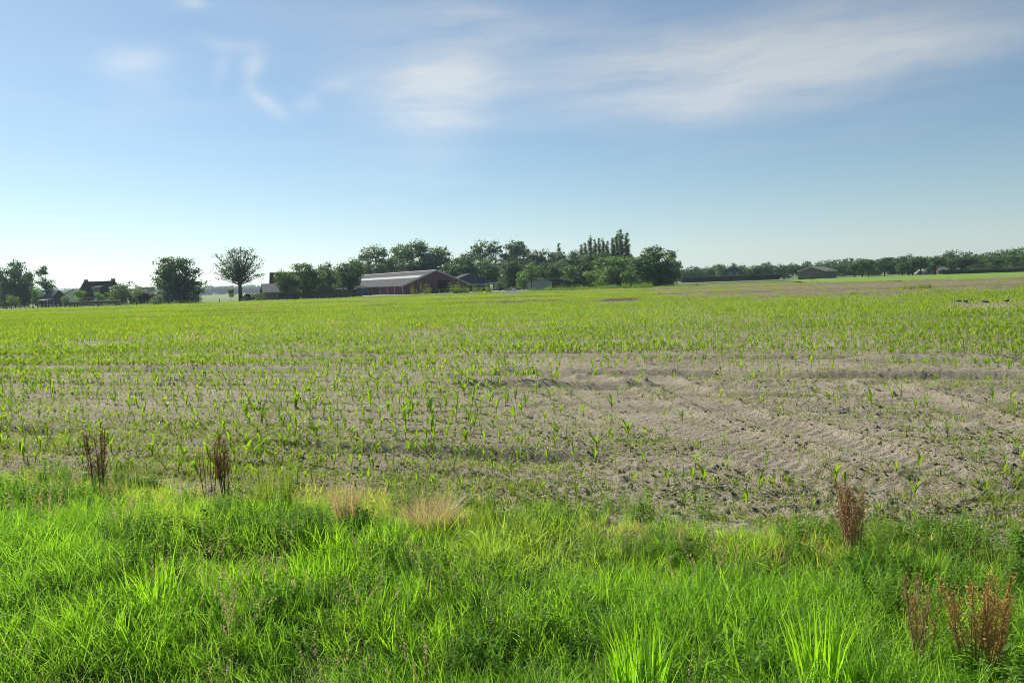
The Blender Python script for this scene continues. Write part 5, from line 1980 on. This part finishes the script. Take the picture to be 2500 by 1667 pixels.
def bird_material():
    m, t = new_mat('pied_plumage')
    tc = N(t, 'ShaderNodeTexCoord')
    sp = N(t, 'ShaderNodeSeparateXYZ')
    t.links.new(tc.outputs['Object'], sp.inputs[0])
    k = MATH(t, 'GREATER_THAN', MATH(t, 'ADD', sp.outputs[2], MATH(t, 'MULTIPLY', noise_node(t, 30, 2), .02)), .165)
    p = N(t, 'ShaderNodeBsdfPrincipled')
    t.links.new(MIX(t, k, (.75, .73, .7), (.02, .02, .022)), p.inputs['Base Color'])
    p.inputs['Roughness'].default_value = .6
    o = N(t, 'ShaderNodeOutputMaterial')
    t.links.new(p.outputs[0], o.inputs[0])
    return m


M['bird'] = bird_material()
M['birdwing'] = solid('dark_wing', (.022, .024, .028), (.035, .035, .035), 20, .5)
M['birdleg'] = solid('bird_leg', (.12, .06, .05), None, 10)
bird(2342, 741, R(200), .1, 'dark bird crouching in the crop, furthest left of the four birds')
bird(2358, 742, R(20), .8, 'second bird from the left in the crop, head raised')
bird(2407, 743, R(150), .3, 'third bird from the left in the crop, standing apart')
bird(2458, 741, R(15), 1.0, 'black-and-white bird at the right of the four birds in the crop')


def car(px, D, rz, col, label):
    x, y = place(px, D)
    root = empty('parked_car', (x, y, 0), rz)
    tag(root, label, 'car')
    mat = solid('car_paint', col, tuple(c * .95 for c in col), 2, .3, .5)
    prof = [(-2.1, .35), (2.1, .35), (2.12, .75), (1.9, .9), (1.0, 1.0), (.4, 1.42), (-1.2, 1.45), (-1.95, 1.0), (-2.12, .8)]
    n = len(prof)
    V = []
    for s, k in ((-.82, 0), (-.86, 1), (.86, 1), (.82, 0)):
        V += [(a, s * (1 if b < 1.05 else .82), b) for a, b in prof]
    F = [tuple(range(n)), tuple(range(4 * n - 1, 3 * n - 1, -1))]
    for r_ in range(3):
        F += [(r_ * n + i, (r_ + 1) * n + i, (r_ + 1) * n + (i + 1) % n, r_ * n + (i + 1) % n) for i in range(n)]
    obj('body', mesh_np('car_body', np.array(V), F, mat), root)
    for s in (-1, 1):
        MB().add([(.85, s * .85, 1.02), (.35, s * .755, 1.36), (-1.1, s * .755, 1.38), (-1.6, s * .85, 1.04), (.85, s * .83, 1.02), (.35, s * .73, 1.36), (-1.1, s * .73, 1.38), (-1.6, s * .83, 1.04)],
                 [(0, 1, 2, 3), (7, 6, 5, 4)] + [(i, i + 4, (i + 1) % 4 + 4, (i + 1) % 4) for i in range(4)]).build('side_window', M['glass'], root)
        for xx in (-1.3, 1.3):
            MB().tube([(xx, s * .70, .32), (xx, s * .89, .32)], [.32, .32], 14).build('wheel', M['void'], root)


car(2247, 298, R(5), (.22, .225, .23), 'small grey car parked beside the cottage')


def low_things():
    x, y = place(1906, 300)
    root = empty('flat_trailer', (x, y, 0), R(3))
    tag(root, 'low white flat trailer at the right end of the clipped hedge', 'trailer')
    MB().box(0, 2.7, -.8, .8, .45, .62).build('deck', M['whitewall'], root)
    MB().tube([(2.7, 0, .5), (3.6, 0, .45)], [.05, .05], 6).build('drawbar', M['void'], root)
    for s in (-1, 1):
        MB().tube([(1.3, s * .62, .27), (1.3, s * .8, .27)], [.27, .27], 12).build('wheel', M['void'], root)
    x, y = place(1945, 284)
    for px, w, lab in ((1954, 1.6, 'dark stack of timber at the left foot of the brown shed'), (1984, 2.6, 'dark stack of timber in front of the brown shed gable')):
        x, y = place(px, 281)
        r_ = empty('timber_stack', (x, y, 0), R(-10))
        tag(r_, lab, 'timber')
        for k in range(4):
            for j in range(3 - k // 2):
                MB().box(-w / 2, w / 2, -.4 + .27 * j, -.15 + .27 * j, .16 * k, .16 * k + .15).build('plank', M['brownwall'], r_)
    # yellow block beside the outbuilding
    x, y = place(625, 209)
    r_ = empty('hay_stack', (x, y, 0), R(4))
    tag(r_, 'yellow-green block of stacked bales left of the pale outbuilding', 'bales')
    for k in range(3):
        for j in range(2):
            for i in range(1):
                MB().box(.06 * k + j * 1.17, .06 * k + j * 1.17 + 1.12, -.55, .55, .62 * k, .62 * k + .6).build('bale', M['straw_bale'], r_)
    # small pointed hut by the lone tree
    x, y = place(594, 214)
    r_ = empty('garden_hut', (x, y, 0), R(-12))
    tag(r_, 'tiny grey pointed hut beside the trunk of the lone tree', 'hut')
    gable_walls(1.6, 2.0, .9, 1.8, M['greywall'], 'wall', r_)
    gable_roof(1.6, 2.0, .9, 1.8, .15, M['darktile'], r_, .06, gap=.15)
    for px, D, w, h, lab, mat in ((1452, 205, .9, .55, 'small dark trough on the grass left of the little grove trees', 'void'),
                                  (1484, 214, 2.4, .6, 'low grey concrete block at the foot of the pale bushy tree', 'concrete'),
                                  (1499, 216, 1.3, 1.0, 'upright pale box right of the low concrete block', 'trim'),
                                  (1255, 218, 1.2, .8, 'white plastic tub near the reddish-brown bush', 'whitewall')):
        x, y = place(px, D)
        r_ = empty('trough', (x, y, 0), R(random.uniform(-20, 20)))
        tag(r_, lab, 'trough')
        t_ = .07
        m = MB()
        m.box(-w / 2, w / 2, -.35, .35, .0, .12)
        m.box(-w / 2, w / 2, -.35, -.35 + t_, .12, h)
        m.box(-w / 2, w / 2, .35 - t_, .35, .12, h)
        m.box(-w / 2, -w / 2 + t_, -.35 + t_, .35 - t_, .12, h)
        m.box(w / 2 - t_, w / 2, -.35 + t_, .35 - t_, .12, h)
        m.build('tub', M[mat], r_)
        MB().box(-w / 2 - .03, w / 2 + .03, -.38, -.3, h, h + .05).build('rim', M[mat], r_)


low_things()


# ------------------------------------------------------------------ the air
def haze():
    m, t = new_mat('pale_air')
    v = N(t, 'ShaderNodeVolumePrincipled')
    v.inputs['Color'].default_value = (.66, .83, 1.0, 1)
    v.inputs['Density'].default_value = 0.00014
    v.inputs['Anisotropy'].default_value = .3
    o = N(t, 'ShaderNodeOutputMaterial')
    t.links.new(v.outputs[0], o.inputs['Volume'])
    b = MB().box(-3200, 3200, -3200, 3200, -1.5, 30)
    h = b.build('haze', m)
    tag(h, 'thin pale blue summer haze over the whole flat land', 'haze', kind='stuff')


haze()
